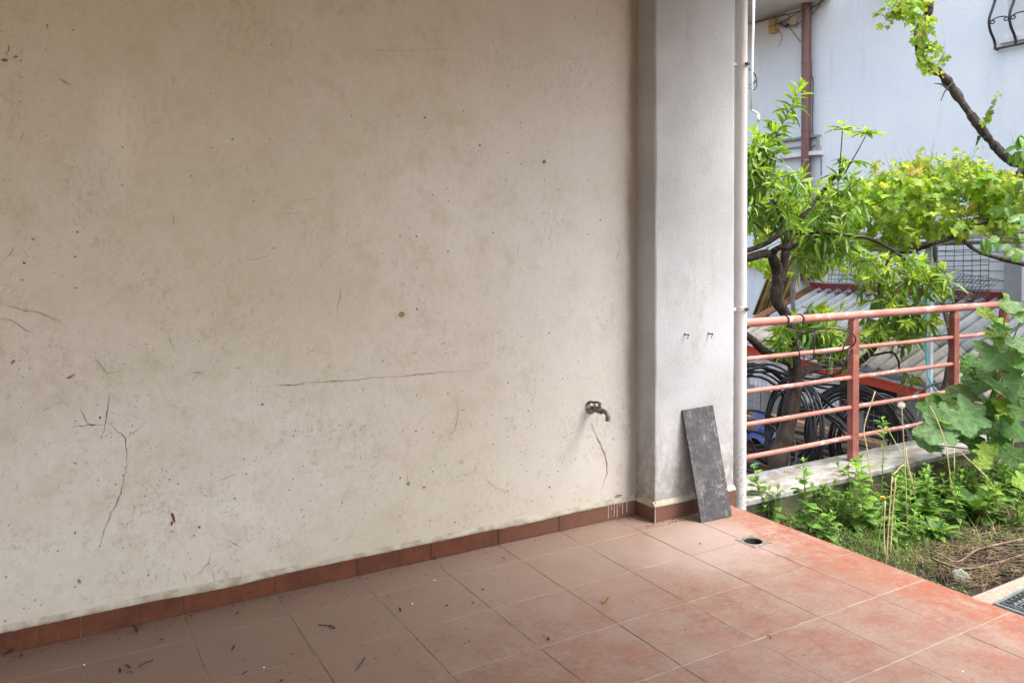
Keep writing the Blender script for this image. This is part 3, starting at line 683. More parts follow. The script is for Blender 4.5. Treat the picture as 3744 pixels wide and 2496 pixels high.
for px, py, rx, ry, rot in ((1552, 430, 9, 6, .4), (1754, 531, 7, 8, 0), (283, 848, 9, 7, 0), (122, 875, 8, 10, .5), (258, 1376, 24, 8, .6), (173, 98, 7, 15, .2), (16, 220, 16, 9, 0), (58, 208, 12, 7, .4),
        (340, 1552, 12, 6, 0), (290, 2123, 8, 16, .3), (1493, 1765, 9, 12, 0), (1551, 1780, 10, 6, 0), (46, 1325, 6, 18, -.5), (960, 1478, 6, 8, 0), (2260, 1812, 24, 9, 0), (1930, 1500, 5, 5, 0),
        (1990, 660, 4, 4, 0), (1285, 425, 4, 4, 0), (128, 2190, 6, 6, 0), (728, 1925, 10, 9, 0), (275, 1945, 5, 9, .2), (985, 508, 5, 4, 0), (2040, 693, 4, 4, 0)):
    blot(px, py, rx * .62, ry * .62, 'crack', rot)
blot(633, 1890, 4, 20, 'rust_mark', 0.25, 'rust_spot'); blot(628, 1912, 3, 10, 'rust_mark', 0, 'rust_spot')

tag(MB().box((-6.25, -7.2, -1.1), (-6.0, 0.3, 3.046)).build('unseen_end_wall', 'plaster'), 'unseen plaster end wall added to shape the light on the covered terrace', 'wall')  # out of view; added for its effect on the porch light

# ------------------------------------------------------------------ pillar
pil = thing('pillar', 'white rough-rendered square pillar with red tile skirting at the end of the wall', 'pillar', (2.8, 0.06, 0))
PXa, PXb, PY = 2.528, 3.078, -0.135
b = MB(); e = 0.010
poly = [(PXa, 0.26), (PXa, PY + e), (PXa + e * .3, PY + e * .3), (PXa + e, PY), (PXb - e, PY), (PXb - e * .3, PY + e * .3), (PXb, PY + e), (PXb, 0.26)]
nz_ = 60
for j in range(nz_ + 1):
    for i, (x, y) in enumerate(poly):
        z = 0.0008 + 3.046 * j / nz_
        b.v.append((x + 0.002 * nz3((i * 3, 0, z), 3), y + 0.002 * nz3((i * 3, 5, z), 3) if i < 7 else y, z))
n = len(poly)
for j in range(nz_):
    for i in range(n - 1): b.f.append((j * n + i, j * n + i + 1, (j + 1) * n + i + 1, (j + 1) * n + i))
shaft = b.build('shaft', 'render', pil)
skirt(2.5165, 2.83, pil, y=PY - 0.0125, th=0.011); skirt(2.8335, 3.072, pil, y=PY - 0.0125, th=0.011)
MB().obox((2.5205, -0.0655, SK / 2 + .0006), (.0055, 0, 0), (0, .0685, 0), (0, 0, SK / 2)).build('skirting_tile', 'skirt', pil)
mortar((2.512, PY - 0.0125, 0), (3.078, PY - 0.0125, 0), (0, -1, 0), pil, seed=4)
mortar((2.515, 0.0, 0), (2.515, PY - .0115, 0), (-1, 0, 0), pil, seed=9)
MB().obox((2.5168, PY - .0135, SK / 2), (.0022, 0, 0), (0, .0022, 0), (0, 0, SK / 2 - .001)).build('corner_grout', 'mortar', pil)

# two screw hooks
for i, (px, py) in enumerate(((2503, 1222), (2590, 1219))):
    q = onY(px, py, PY); t = thing('screw_hook', 'small dark screw hook, ' + ('the one nearer the inner corner of the white pillar' if i == 0 else 'the one nearer the downpipe on the white pillar'), 'hook', q)
    MB().lathe(q + V((0, 0.004, 0)), (0, -1, 0), [(.005, 0), (.006, .006), (.003, .008), (.003, .03), (.0045, .031), (.0045, .035)], 10).build('shank', 'iron', t)
    MB().tube([q + V((0, -.028, 0)), q + V((-.003, -.03, -.008)), q + V((-.006, -.026, -.02))], .002, 6).build('bent_tip', 'iron', t)

# ------------------------------------------------------------------ white downpipe
DPX, DPY = 3.1465, -0.112
dp = thing('downpipe', 'white painted drainpipe running down beside the pillar', 'pipe', (DPX, DPY, SOIL - .03))
b = MB(); zz = [SOIL - .03 + (3.25) * i / 40 for i in range(41)]
b.tube([(DPX + .0015 * nz3((0, 0, z), 2), DPY, z) for z in zz], .0340, 24)
arc_smooth(b.build('pipe', 'white_pipe', dp, smooth=True))
for py in (240, 1128):
    zc = onY(2714, py, DPY).z
    br = arc_smooth(MB().lathe((DPX, DPY, zc - .012), (0, 0, 1), [(.0347, 0), (.0375, .001), (.0375, .023), (.0347, .024)], 24).build('bracket', 'white_pipe', dp, smooth=True))
    MB().box((3.074, DPY - .006, zc - .008), (DPX - .036, DPY + .006, zc + .008)).build('wall_stay', 'white_pipe', br)
    MB().box((DPX + .0, DPY - .052, zc - .01), (DPX + .004, DPY - .036, zc + .01)).build('clamp_ear', 'chrome', br)
    MB().lathe((DPX - .012, DPY - .045, zc), (1, 0, 0), [(.006, 0), (.006, .006), (.003, .006), (.003, .02), (.006, .02), (.006, .027)], 6).build('clamp_bolt', 'iron', br)

# ------------------------------------------------------------------ tap
q = onY(2160, 1489, WY)
tap = thing('tap', 'dull brass garden tap with lever handle on the cream wall', 'tap', q)
def rel(x, y, z): return q + V((x, y, z))
arc_smooth(MB().lathe(rel(0, .004, 0), (0, -1, 0), [(.034, 0), (.034, .004), (.031, .009), (.022, .014), (.014, .017), (.012, .018)], 28).build('flange', 'chrome', tap, smooth=True))
arc_smooth(MB().lathe(rel(0, -.012, 0), (0, -1, -.03), [(.0115, 0), (.0115, .03), (.0165, .031), (.0165, .05), (.013, .052), (.013, .066), (.0155, .067), (.0155, .077), (.012, .079)], 20).build('body', 'brass', tap, smooth=True))
arc_smooth(MB().tube(spline([rel(0, -.08, 0), rel(.002, -.105, 0), rel(.004, -.122, -.006), rel(.006, -.130, -.022), rel(.006, -.131, -.036)], 5), .0105, 16).build('spout', 'brass', tap, smooth=True))
MB().lathe(rel(.006, -.131, -.034), (0, 0, -1), [(.0125, 0), (.0135, .002), (.0135, .009), (.0105, .010)], 16).build('nozzle', 'chrome', tap)
arc_smooth(MB().lathe(rel(0, -.072, .008), (0, 0, 1), [(.010, 0), (.010, .012), (.007, .014), (.007, .022), (.009, .023), (.009, .028), (.004, .030)], 14).build('valve_stem', 'brass', tap, smooth=True))
b = MB(); pts = spline([rel(0, -.072, .033), rel(-.002, -.055, .036), rel(-.006, -.03, .031), rel(-.014, -.012, .030), rel(-.026, -.006, .026)], 5)
b.tube(pts, srad([.006, .005, .0045, .005, .004], 5), 8)
b.build('lever_handle', 'iron', tap, smooth=True)

# yellow wall plug
q = onY(1468, 1149, WY)
wp = thing('wall_plug', 'small round yellow plug set in the cream wall above the long crack', 'plug', q)
MB().lathe(q + V((0, .003, 0)), (0, -1, 0), [(.0125, 0), (.0125, .006), (.0095, .0065), (.0085, .004)], 20).build('rim', 'yellow_plug', wp)
MB().lathe(q + V((0, .001, 0)), (0, -1, 0), [(.0085, 0), (.0085, .0045), (.002, .003)], 14).build('core', 'cane', wp)
# dark knob of dried mud with its thread
q = onY(1990, 591, WY)
MBk = MB().lathe(q + V((0, .004, -.008)), (0, -.35, 1), [(.002, -.002), (.008, .002), (.010, .008), (.007, .014), (.002, .018)], 12)
tag(MBk.build('mud_nest', 'crack', smooth=True), 'tiny dark mud nest stuck high on the cream wall', 'nest')

# ------------------------------------------------------------------ leaning slab
p0, p1 = onZ(2552, 1907, 0.0), onZ(2686, 1890, 0.0)
yb = (p0.y + p1.y) / 2; w = 0.205; xc = (p0.x + p1.x) / 2
top = onY(2490, 1500, PY - 0.013); Ht = top.z
v_up = V((-.012, (PY - 0.008) - yb, Ht)); Ls = v_up.length; v_up.normalize()
v_x = V((1, -.05, 0)); v_x = (v_x - v_up * v_x.dot(v_up)).normalized(); v_n = v_x.cross(v_up)   # towards the viewer
me = MB(); th = 0.0048
slab = thing('stone_tile_slab', 'dark grey veined stone-look tile leaning against the white pillar', 'tile slab', (xc, yb, 0))
b = MB().obox((0, 0, Ls / 2), (w / 2, 0, 0), (0, th * .7, 0), (0, 0, Ls / 2)); o = b.build('tile_body', 'slate_edge', org=(0, 0, 0))
o2 = MB().add([(-w / 2 + .0012, -th * .7 - .0009, .0012), (w / 2 - .0012, -th * .7 - .0009, .0012), (w / 2 - .0012, -th * .7 - .0009, Ls - .0012), (-w / 2 + .0012, -th * .7 - .0009, Ls - .0012)], [(0, 1, 2, 3)]).build('glazed_face', 'slate', org=(0, 0, 0))
Mr = Matrix((v_x, -v_n, v_up)).transposed().to_4x4()
for k in (o, o2):
    k.parent = slab; k.matrix_local = Mr @ Matrix.Translation((0, 0, 0.001))

# ------------------------------------------------------------------ floor drain
dr = thing('floor_drain', 'square steel floor drain with an open round hole in the terracotta tiles', 'drain', (2.75, -.57, -.02))
cx, cy, hs, rr = 2.75, -.57, .0585, .043
b = MB(); n = 40; vs = []
for i in range(n):
    a = 2 * math.pi * (i + .5) / n; c_, s_ = math.cos(a), math.sin(a); m_ = max(abs(c_), abs(s_))
    vs += [(cx + c_ * rr, cy + s_ * rr, .0012), (cx + c_ / m_ * hs, cy + s_ / m_ * hs, .0012), (cx + c_ * rr, cy + s_ * rr, -.012), (cx + c_ / m_ * hs, cy + s_ / m_ * hs, -.006)]
fs = []
for i in range(n):
    j = (i + 1) % n
    fs += [(4 * i, 4 * i + 1, 4 * j + 1, 4 * j), (4 * i + 2, 4 * i, 4 * j, 4 * j + 2), (4 * i + 1, 4 * i + 3, 4 * j + 3, 4 * j + 1)]
b.add(vs, fs).build('frame', 'steel', dr)
arc_smooth(MB().lathe((cx, cy, 0), (0, 0, 1), [(rr - .001, -.004), (rr + .0015, .0025), (rr + .004, .0025), (rr + .005, .0012)], 40, False).build('rim', 'steel', dr, smooth=True))
MB().lathe((cx, cy, 0), (0, 0, -1), [(rr - .0015, .002), (rr - .004, .03), (.028, .055), (.026, .10), (.0, .10)], 30, False).build('cup', 'dark_hole', dr, smooth=True)

# ------------------------------------------------------------------ parapet and railing
RY = 0.17
par = thing('parapet', 'low mossy parapet with white marble capping beneath the salmon railing', 'parapet', (4.8, -.1, YARD))
MB().box((3.085, -.02, YARD), (6.3, .27, -.0685)).build('wall_core', 'parapet', par)
for x0, x1 in ((3.085, 4.62), (4.624, 5.75), (5.754, 6.34)):
    MB().bbox((x0, -.052, -.068), (x1, .303, -.038), .004).build('cap_slab', 'marble', par)
rail = thing('railing', 'salmon pink tubular steel railing on the marble-capped parapet', 'railing', (4.6, RY, -.038))
zt = onY(3000, 1161, RY).z
RX1 = onY(3488, 1300, RY).x
def hz(px, py): return onY(px, py, RY).z
arc_smooth(MB().tube([(3.20 + (6.34 - 3.20) * i / 20, RY, zt) for i in range(21)], .0265, 18).build('top_rail', 'rail', rail, smooth=True))
P1 = onY(3119, 1500, RY).x
lv = [hz(2734, 1311), hz(2734, 1430), hz(2734, 1550), hz(2734, 1670)]
for i, z in enumerate(lv):
    for x0, x1 in ((3.20, P1 - .02), (P1 + .02, RX1 - .02), (RX1 + .02, 6.32)):
        arc_smooth(MB().tube([(x0, RY, z), ((x0 + x1) / 2, RY, z - .002), (x1, RY, z)], .0145, 14).build('rail', 'rail', rail, smooth=True))
for x in (P1, RX1, 6.3):
    b = MB(); hw, hd = .030, .022; z0, z1, z2 = -.0376, zt - .048, zt - .02
    vs = []
    for z, kx, ky in ((z0, 1, 1), (z1, 1, 1), (z2, .45, 1)):
        vs += [(x - hw * kx, RY - hd * ky, z), (x + hw * kx, RY - hd * ky, z), (x + hw * kx, RY + hd * ky, z), (x - hw * kx, RY + hd * ky, z)]
    fs = [(0, 3, 2, 1), (8, 9, 10, 11)] + [(l + i, l + (i + 1) % 4, l + 4 + (i + 1) % 4, l + 4 + i) for l in (0, 4) for i in range(4)]
    po = b.add(vs, fs).build('post', 'post', rail)
    for z in lv:
        for s_ in (-1, 1):
            MB().lathe((x + s_ * .0295, RY, z), (s_, 0, 0), [(.018, 0), (.0165, .004), (.0146, .008)], 12).build('weld_collar', 'rail', po, smooth=True)

# ------------------------------------------------------------------ black wire pot holder hanging on the rail
c1 = onY(2969, 1242, RY - .03)
wire = thing('wire_pot_holder', 'black wire basket holder hooked over the salmon top rail', 'pot holder', (c1.x, c1.y, c1.z - .2))
def ringpts(c, r, e1, e2, n=36): return [c + (e1 * math.cos(2 * math.pi * i / n) + e2 * math.sin(2 * math.pi * i / n)) * r for i in range(n)]
e1 = V((.93, -.10, -.36)).normalized(); e2 = V((.12, -.90, .40)); e2 = (e2 - e1 * e2.dot(e1)).normalized()
R1 = ringpts(c1 + V((0, -.10, 0)), .172, e1, e2); cc2 = c1 + V((-.035, -.10, -.155)); R2 = ringpts(cc2, .128, e1, e2)
MB().tube(R1, .0048, 8, True).build('upper_ring', 'black_wire', wire, smooth=True)
MB().tube(R2, .0045, 8, True).build('lower_ring', 'black_wire', wire, smooth=True)
for i in (2, 9, 16, 21, 27, 33):
    MB().tube([R1[i], R2[i]], .0042, 6).build('strut', 'black_wire', wire, smooth=True)
for i in (4, 14, 24, 33):
    MB().tube([R2[i], R2[(i + 15) % 36]], .0032, 6).build('base_wire', 'black_wire', wire, smooth=True)
for i, px in ((18, 2870), (13, 2925)):
    x = onY(px, 1160, RY).x
    pts = spline([R1[i], V((x, RY - .034, zt - .05)), V((x, RY - .031, zt + .012)), V((x - .004, RY, zt + .031)), V((x - .006, RY + .031, zt + .008)), V((x - .006, RY + .033, zt - .03))], 5)
    MB().tube(pts, .0045, 8).build('hook', 'black_wire', wire, smooth=True)

# ================================================================== NEIGHBOURING HOUSE
BX = 8.4
TOP = 5.6
bld = thing('neighbour_house', 'pale blue rendered house wall behind the vines', 'house', (BX + 2, 3, YARD))
wq0, wq1 = onX(3682, 150, BX), onX(3800, 150, BX)
WYL = wq0.y; WZ0 = onX(3700, 139, BX).z; WYR = WYL - 1.0; WZ1 = WZ0 + 1.3
b = MB()
def wallrect(y0, y1, z0, z1): b.box((BX, y0, z0), (BX + .25, y1, z1))
wallrect(-6, WYR, YARD, TOP); wallrect(WYL, 9, YARD, TOP); wallrect(WYR, WYL, YARD, WZ0); wallrect(WYR, WYL, WZ1, TOP)
b.build('wall', 'building', bld)
# balcony with soffit over the left part
zs = 4.45; yb_end = onX(3040, 0, BX).y
bal = MB().box((BX - 1.25, yb_end, zs), (BX - .003, 8.6, zs + .18)).build('balcony', 'soffit', bld)
# window
win = MB()
win.box((BX + .09, WYR, WZ0), (BX + .12, WYL, WZ1)); win = win.build('window', 'glass', bld)
for yy in (WYL - .03, WYL - .24, WYL - .5, WYR + .03):
    MB().box((BX + .05, yy - .028, WZ0 + .002), (BX + .088, yy + .028, WZ1 - .002)).build('window_frame', 'white', win)
MB().box((BX + .04, WYL - .21, WZ0 + .003), (BX + .07, WYL - .06, WZ1 - .003)).build('shutter_leaf', 'white', win)
MB().box((BX - .05, WYR - .05, WZ0 - .045), (BX + .05, WYL + .05, WZ0 - .001)).build('window_sill', 'white', win)
# belly grille
gy0 = onX(3640, 182, BX - .05).y; gz0 = onX(3644, 180, BX - .05).z
gr_ = thing('window_grille', 'black wrought iron bellied window grille with scrolls', 'grille', (BX - .1, gy0 - .6, gz0))
MB().tube([(BX + .02, gy0, gz0), (BX - .06, gy0, gz0), (BX - .06, gy0 - 1.25, gz0)], .012, 6).build('bottom_bar', 'iron', gr_)
MB().tube([(BX + .02, gy0, gz0 + 1.5), (BX - .06, gy0, gz0 + 1.5), (BX - .06, gy0 - 1.25, gz0 + 1.5)], .012, 6).build('top_bar', 'iron', gr_)
SP = 0.2
for i in range(7):
    y = gy0 - i * SP
    prof = [(0, 0), (0, .05), (.025, .10), (.085, .17), (.115, .25), (.10, .32), (.04, .43), (.008, .50), (0, .60), (0, 1.5)]
    MB().tube(spline([(BX - .06 - d, y, gz0 + h) for d, h in prof], 6), .0135, 8).build('bar', 'iron', gr_, smooth=True)
    if i < 6:
        yy = y - SP / 2; xx = BX - .06 - .11; zc = gz0 + .255; pts = []
        for k in range(15):
            a = math.pi * (1.0 - k / 7.0) if k < 8 else None
            if k < 8: pts.append((xx, yy + math.cos(math.pi * k / 7) * .088, zc + math.sin(math.pi * k / 7) * .035))
        def curl(s_): return [(xx, yy + s_ * (.088 - .022 + .022 * math.cos(t)), zc - .022 * math.sin(t) * (1 - t / 9)) for t in [k * .6 for k in range(1, 9)]]
        full = list(reversed(curl(1))) + pts + curl(-1)
        MB().tube(full, .0065, 6).build('scroll', 'iron', gr_, smooth=True)

# brown downpipe on the wall
q0 = onX(2947, 500, BX - .09)
bp = thing('brown_downpipe', 'glossy brown drainpipe on the pale blue house wall', 'pipe', (q0.x, q0.y, onX(2949, 1022, q0.x).z))
zb = onX(2949, 1022, q0.x).z
arc_smooth(MB().tube([(q0.x, q0.y, zb), (q0.x, q0.y, TOP)], .060, 24).build('pipe', 'brown_pipe', bp, smooth=True))
for py in (30, 230, 477, 1015):
    zc = onX(2947, py, q0.x).z
    arc_smooth(MB().lathe((q0.x, q0.y, zc - .012), (0, 0, 1), [(.0603, 0), (.0635, .003), (.0635, .021), (.0603, .024)], 24).build('joint_band', 'brown_pipe', bp, smooth=True))
    MB().box((q0.x + .05, q0.y - .012, zc - .01), (BX + .01, q0.y + .012, zc + .01)).build('bracket', 'brown_pipe', bp)
zc = onX(2947, 588, q0.x).z
MB().lathe((q0.x, q0.y, zc - .01), (0, 0, 1), [(.0605, 0), (.064, .001), (.064, .019), (.0605, .02)], 24).build('strap', 'galv_wire', bp, smooth=True)
# horizontal brown pipe running to the left below
hp = MB().tube([onX(2945, 1000, BX - .11), onX(2860, 985, BX - .11), onX(2700, 955, BX - .11)], .045, 14)
tag(hp.build('waste_pipe', 'brown_pipe', smooth=True), 'short brown waste pipe fixed along the foot of the house wall', 'pipe')

# cable box with wires under the soffit
q = onX(2827, 97, BX - .05)
jb = thing('junction_box', 'ochre cable junction box under the balcony with loose grey wires', 'junction box', q)
MB().box((q.x - .03, q.y - .05, q.z - .09), (q.x + .055, q.y + .05, q.z + .09)).build('case', 'cream_box', jb)
MB().box((q.x - .034, q.y - .052, q.z - .006), (q.x - .029, q.y + .052, q.z + .004)).build('seam', 'cable_grey', jb)
for i in range(4):
    z = q.z + .05 - i * .028
    MB().tube([(q.x + .01, q.y - .04, z), (q.x + .0, q.y - .13 - .02 * i, z - .01)], .010, 8).build('cable_gland', 'white', jb)
def cable(name, label, pts, r=.006, mat='cable_grey', X=None, cat='cable', group=None, n=6):
    P = [onX(px, py, X) for px, py in pts] if X else [V(p) for p in pts]
    return tag(MB().tube(spline(P, n), r, 6).build(name, mat, smooth=True), label, cat, group)
cable('hanging_wire', 'thin grey wire hanging loose below the ochre junction box', [(2840, 108), (2856, 125), (2858, 145), (2850, 165), (2843, 173)], .004, X=BX - .06)
for i, pts in enumerate(([(2745, 88), (2800, 74), (2860, 58), (2920, 42), (2980, 25), (3020, -5)], [(2836, 90), (2870, 75), (2930, 40), (2990, 15), (3010, -5)],
        [(2845, 95), (2880, 96), (2910, 90), (2960, 60), (3000, 20)], [(2862, 85), (2885, 70), (2880, 55), (2860, 54), (2820, 65), (2745, 86)])):
    cable('soffit_cable', 'grey cable looped along the soffit above the junction box', pts, .007, X=BX - .07, group='cables along the soffit')
cable('slack_wire', 'grey wire drooping from the ivory cover to the brown drainpipe', [(2882, 96), (2905, 125), (2928, 155)], .006, X=BX - .05)
q = onX(2903, 80, BX - .03)
tag(MB().obox(q, (.02, 0, 0), (0, .055, .02), (0, -.02, .06)).build('cover_plate', 'cream', smooth=False), 'ivory plastic cover plate beside the junction box', 'cover')
for i, (px, py) in enumerate(((2855, 88), (2862, 92), (2870, 96), (2858, 80), (2878, 90))):
    q = onX(px, py, BX - .08)
    tag(MB().tube([q + V((0, .02, .01)), q + V((0, -.03, -.02))], .012, 8).build('cable_connector', 'chrome' if i % 2 else 'iron'), 'small cable connector hanging between junction box and cover plate', 'connector', 'connectors below the soffit')
cable('wall_wire', 'thin grey wire running down the house wall beside the brown drainpipe', [(2966, 220), (2968, 280), (2973, 300), (2972, 480), (2985, 505), (3000, 530), (3002, 640)], .006, X=BX - .012)
# white crank rod near the corner
cr_ = thing('awning_crank', 'white awning crank rod hanging beside the white drainpipe', 'crank', at(2737, 440, 5.6))
def A(px, py, z=5.6): return at(px, py, z)
MB().tube([A(2757, -20), A(2755, 60), A(2750, 250), A(2747, 400)], .0085, 10).build('rod', 'white', cr_, smooth=True)
MB().tube(spline([A(2747, 395), A(2748, 402), A(2760, 409), A(2771, 416), A(2773, 424)], 4), .006, 8).build('crank_arm', 'white', cr_, smooth=True)
MB().tube([A(2773, 420), A(2772, 446)], .011, 10).build('handle', 'white', cr_, smooth=True)
for pts, m in (([(2738, 252), (2752, 262), (2764, 280), (2766, 292), (2755, 305), (2740, 312)], 'black_wire'), ([(2740, 252), (2760, 268), (2767, 295), (2766, 318), (2755, 328), (2740, 322)], 'cable_grey')):
    cable('cable_loop', ('black' if m == 'black_wire' else 'pale grey') + ' cable loop hanging behind the white crank rod', [A(x, y, 5.75) for x, y in pts], .0055, m)
# satellite dish rim peeking in at the top
qd = onX(3215, -100, BX - .35)
dish = thing('satellite_dish', 'white satellite dish whose lower rim hangs over the house wall', 'dish', qd)
ax = V((-.9, -.2, .25)).normalized()
arc_smooth(MB().lathe(qd, ax, [(.0, -.05), (.12, -.04), (.24, -.008), (.31, .03), (.315, .035), (.31, .036), (.23, .0), (.1, -.03), (0, -.04)], 36).build('reflector', 'white', dish, smooth=True))
MB().tube([qd - ax * .04, V((BX - .002, qd.y, qd.z))], .02, 8).build('mount_arm', 'galv_wire', dish)
# louvred white window low on the house
q0, q1 = onX(2850, 512, BX - .05), onX(2994, 552, BX - .05)
lw = thing('ledge_window', 'small white framed window with sill behind the brown drainpipe', 'window', (BX - .04, (q0.y + q1.y) / 2, q1.z))
MB().box((BX - .08, q1.y, q0.z - .03), (BX - .002, q0.y, q0.z)).build('lintel', 'grey_trim', lw)
MB().box((BX - .11, q1.y - .03, q1.z - .05), (BX - .002, q0.y + .03, q1.z)).build('sill', 'white', lw)
MB().box((BX - .03, q1.y, q1.z + .001), (BX - .002, q0.y, q0.z - .031)).build('pane', 'panel', lw)
MB().box((BX - .07, q1.y, q1.z + .001), (BX - .031, q1.y + .03, q0.z - .031)).build('jamb', 'grey_trim', lw)
MB().box((BX - .06, q1.y + .03, (q0.z + q1.z) / 2 - .03), (BX - .031, q0.y, (q0.z + q1.z) / 2 - .012)).build('louvre', 'grey_trim', lw)
# white siding on the lower wall
SX = BX - .06
y_r = onX(3682, 1000, SX).y; z_t = onX(3550, 800, SX).z
sid = thing('siding_wall', 'white boarded lower wall of the house behind the wire mesh', 'wall', (SX, 2, .7))
zb_ = .62; nb = 11; yl = onX(3000, 1000, SX).y
for i in range(nb):
    z0 = zb_ + (z_t + .05 - zb_) * i / nb; z1 = zb_ + (z_t + .05 - zb_) * (i + 1) / nb - .006
    MB().obox((SX + .028, (yl + y_r) / 2, (z0 + z1) / 2), (.02, 0, .0), (0, (yl - y_r) / 2, 0), (.003, 0, (z1 - z0) / 2)).build('board', 'panel', sid)
MB().box((SX - .06, y_r - .16, .5), (SX + .055, y_r - .001, z_t + .1)).build('corner_post', 'grey_trim', sid)
MB().box((SX - .05, y_r - .20, .5), (SX + .055, y_r - .163, z_t + .1)).build('door_jamb', 'white', sid)
MB().box((SX + .02, y_r - 1.2, .4), (SX + .055, y_r - .203, z_t + .1)).build('doorway', 'void', sid)
q = onX(2880, 1040, BX - .2)
cb = thing('white_cabinet', 'white slatted cabinet standing behind the tree trunk', 'cabinet', (q.x, q.y, .6))
MB().box((q.x - .1, q.y - .15, .6), (q.x + .19, q.y + .2, 1.12)).build('case', 'white', cb)
for i in range(5): MB().box((q.x - .112, q.y - .15, .66 + i * .09), (q.x - .1, q.y + .2, .72 + i * .09)).build('slat', 'panel', cb)

# ================================================================== SHED WITH CORRUGATED ROOF
shed = thing('shed', 'low shed with corrugated fibre-cement roof and orange-red eave beam', 'shed', (7.4, 1.9, YARD))
EA, EB = V((6.96, 3.63, .285)), V((6.5, .33, .126))          # eave line
RA, RB = V((BX - .03, 3.63, .775)), V((BX - .03, .33, .775))   # top line
EC = EB + (EB - EA) * .02; RC = RB + (RB - RA) * .02
def roofpt(u, t):        # u along the eave 0..1 from far end, t up the slope
    e = EA.lerp(EC, u); r = RA.lerp(RC, u); return e.lerp(r, t)
nrm_r = (roofpt(.5, 1) - roofpt(.5, 0)).cross(roofpt(1, .5) - roofpt(0, .5)).normalized()
if nrm_r.z < 0: nrm_r = -nrm_r
Lr = (EC - EA).length; PITCHC = .146
def sheet(u0, u1, t0, t1, lift, mat, ph=0):
    b = MB(); n = int((u1 - u0) * Lr / PITCHC * 10); nt = 4
    for side in (0, 1):
        for j in range(nt + 1):
            t = t0 + (t1 - t0) * j / nt
            for i in range(n + 1):
                u = u0 + (u1 - u0) * i / n; s = u * Lr
                h = .029 * math.cos(2 * math.pi * s / PITCHC) + lift + .004 * nz3((s, t * 3, 1), 1.5)
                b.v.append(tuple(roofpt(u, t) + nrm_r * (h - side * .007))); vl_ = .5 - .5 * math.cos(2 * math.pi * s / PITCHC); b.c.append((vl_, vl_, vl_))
    w_ = n + 1; N = (nt + 1) * w_
    for j in range(nt):
        for i in range(n):
            a = j * w_ + i; b.f.append((a, a + 1, a + w_ + 1, a + w_)); a += N; b.f.append((a, a + w_, a + w_ + 1, a + 1))
    for i in range(n):
        b.f.append((i, i + N, i + 1 + N, i + 1)); a = nt * w_ + i; b.f.append((a, a + 1, a + 1 + N, a + N))
    for j in range(nt):
        a = j * w_; b.f.append((a, a + w_, a + w_ + N, a + N)); a += n; b.f.append((a, a + N, a + w_ + N, a + w_))
    return b.build('roof_sheet', mat, shed, smooth=True)
nsh = 6; usz = PITCHC * 6 / Lr; u = 0
k = 0
while u < 1:
    u1 = min(1, u + usz * 1.12)
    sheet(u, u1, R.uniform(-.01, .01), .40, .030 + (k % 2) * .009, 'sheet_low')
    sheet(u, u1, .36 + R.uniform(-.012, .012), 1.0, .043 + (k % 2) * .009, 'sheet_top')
    u += usz; k += 1
def along(pa, pb, off, w2, h2, name, mat):
    d = (pb - pa); c = (pa + pb) / 2 + V(off); dn = d.normalized(); up_ = V((0, 0, 1)); up_ = (up_ - dn * up_.dot(dn)).normalized(); s_ = dn.cross(up_)
    return MB().obox(c, d / 2, s_ * w2, up_ * h2).build(name, mat, shed)
along(EA, EC, (-.02, 0, -.035), .06, .004, 'gutter_strip', 'gutter')
along(EA, EC, (-.055, 0, -.082), .006, .036, 'eave_beam', 'red_beam')
along(EA, EC, (-.065, 0, -.044), .022, .005, 'beam_flange', 'red_beam')
along(EA, EC, (-.065, 0, -.120), .022, .005, 'beam_flange', 'red_beam')
along(RA, RC, (-.02, 0, .07), .008, .05, 'ridge_flashing', 'red_flash')
along(RA, RC, (-.06, 0, .02), .045, .004, 'flashing_foot', 'red_flash')
# shed wall of sheets with a dark doorway
for i in range(9):
    a = EA.lerp(EC, i / 9) + V((.14, 0, -.13)); c_ = EA.lerp(EC, (i + 1) / 9 - .004) + V((.14, 0, -.13))
    m = 'void' if i == 5 else 'shed_wall'
    b = MB(); b.add([(a.x, a.y, YARD), (c_.x, c_.y, YARD), c_, a, (a.x + .02, a.y, YARD), (c_.x + .02, c_.y, YARD), c_ + V((.02, 0, 0)), a + V((.02, 0, 0))],
                    [(0, 1, 2, 3), (4, 7, 6, 5), (0, 3, 7, 4), (1, 5, 6, 2), (3, 2, 6, 7)])
    b.build('doorway' if i == 5 else 'wall_sheet', m, shed)
# white sheeting hanging in the shed front, left part
a, c_ = EA.lerp(EC, .10) + V((-.02, 0, -.16)), EA.lerp(EC, .50) + V((-.02, 0, -.16))
b = MB()
for j in range(9):
    for i in range(30):
        p = a.lerp(c_, i / 29); b.v.append((p.x + .02 * math.sin(i * 1.3) + .015 * nz3((i, j, 0), .5), p.y, p.z - .042 * j))
b.f = [(j * 30 + i, j * 30 + i + 1, j * 30 + 31 + i, j * 30 + 30 + i) for j in range(8) for i in range(29)]
tag(b.build('white_sheeting', 'white', smooth=True), 'white plastic sheeting hanging under the orange-red eave', 'sheeting')

# rods lying along the verge of the roof
for i in range(5):
    p = roofpt(.008 + i * .007, -.05).lerp(roofpt(.004 + i * .009, 1.0), 0); q = roofpt(.002 + i * .008, .98)
    off = nrm_r * (.075 + .012 * (i % 2))
    m = p.lerp(q, .5) + off + V((0, 0, .01))
    tag(MB().tube([p + off, m, q + off], [.016, .014, .010], 8).build('roof_cane', 'cane2', smooth=True), 'brown cane lying along the far verge of the corrugated roof', 'cane', 'canes lying on the roof verge')
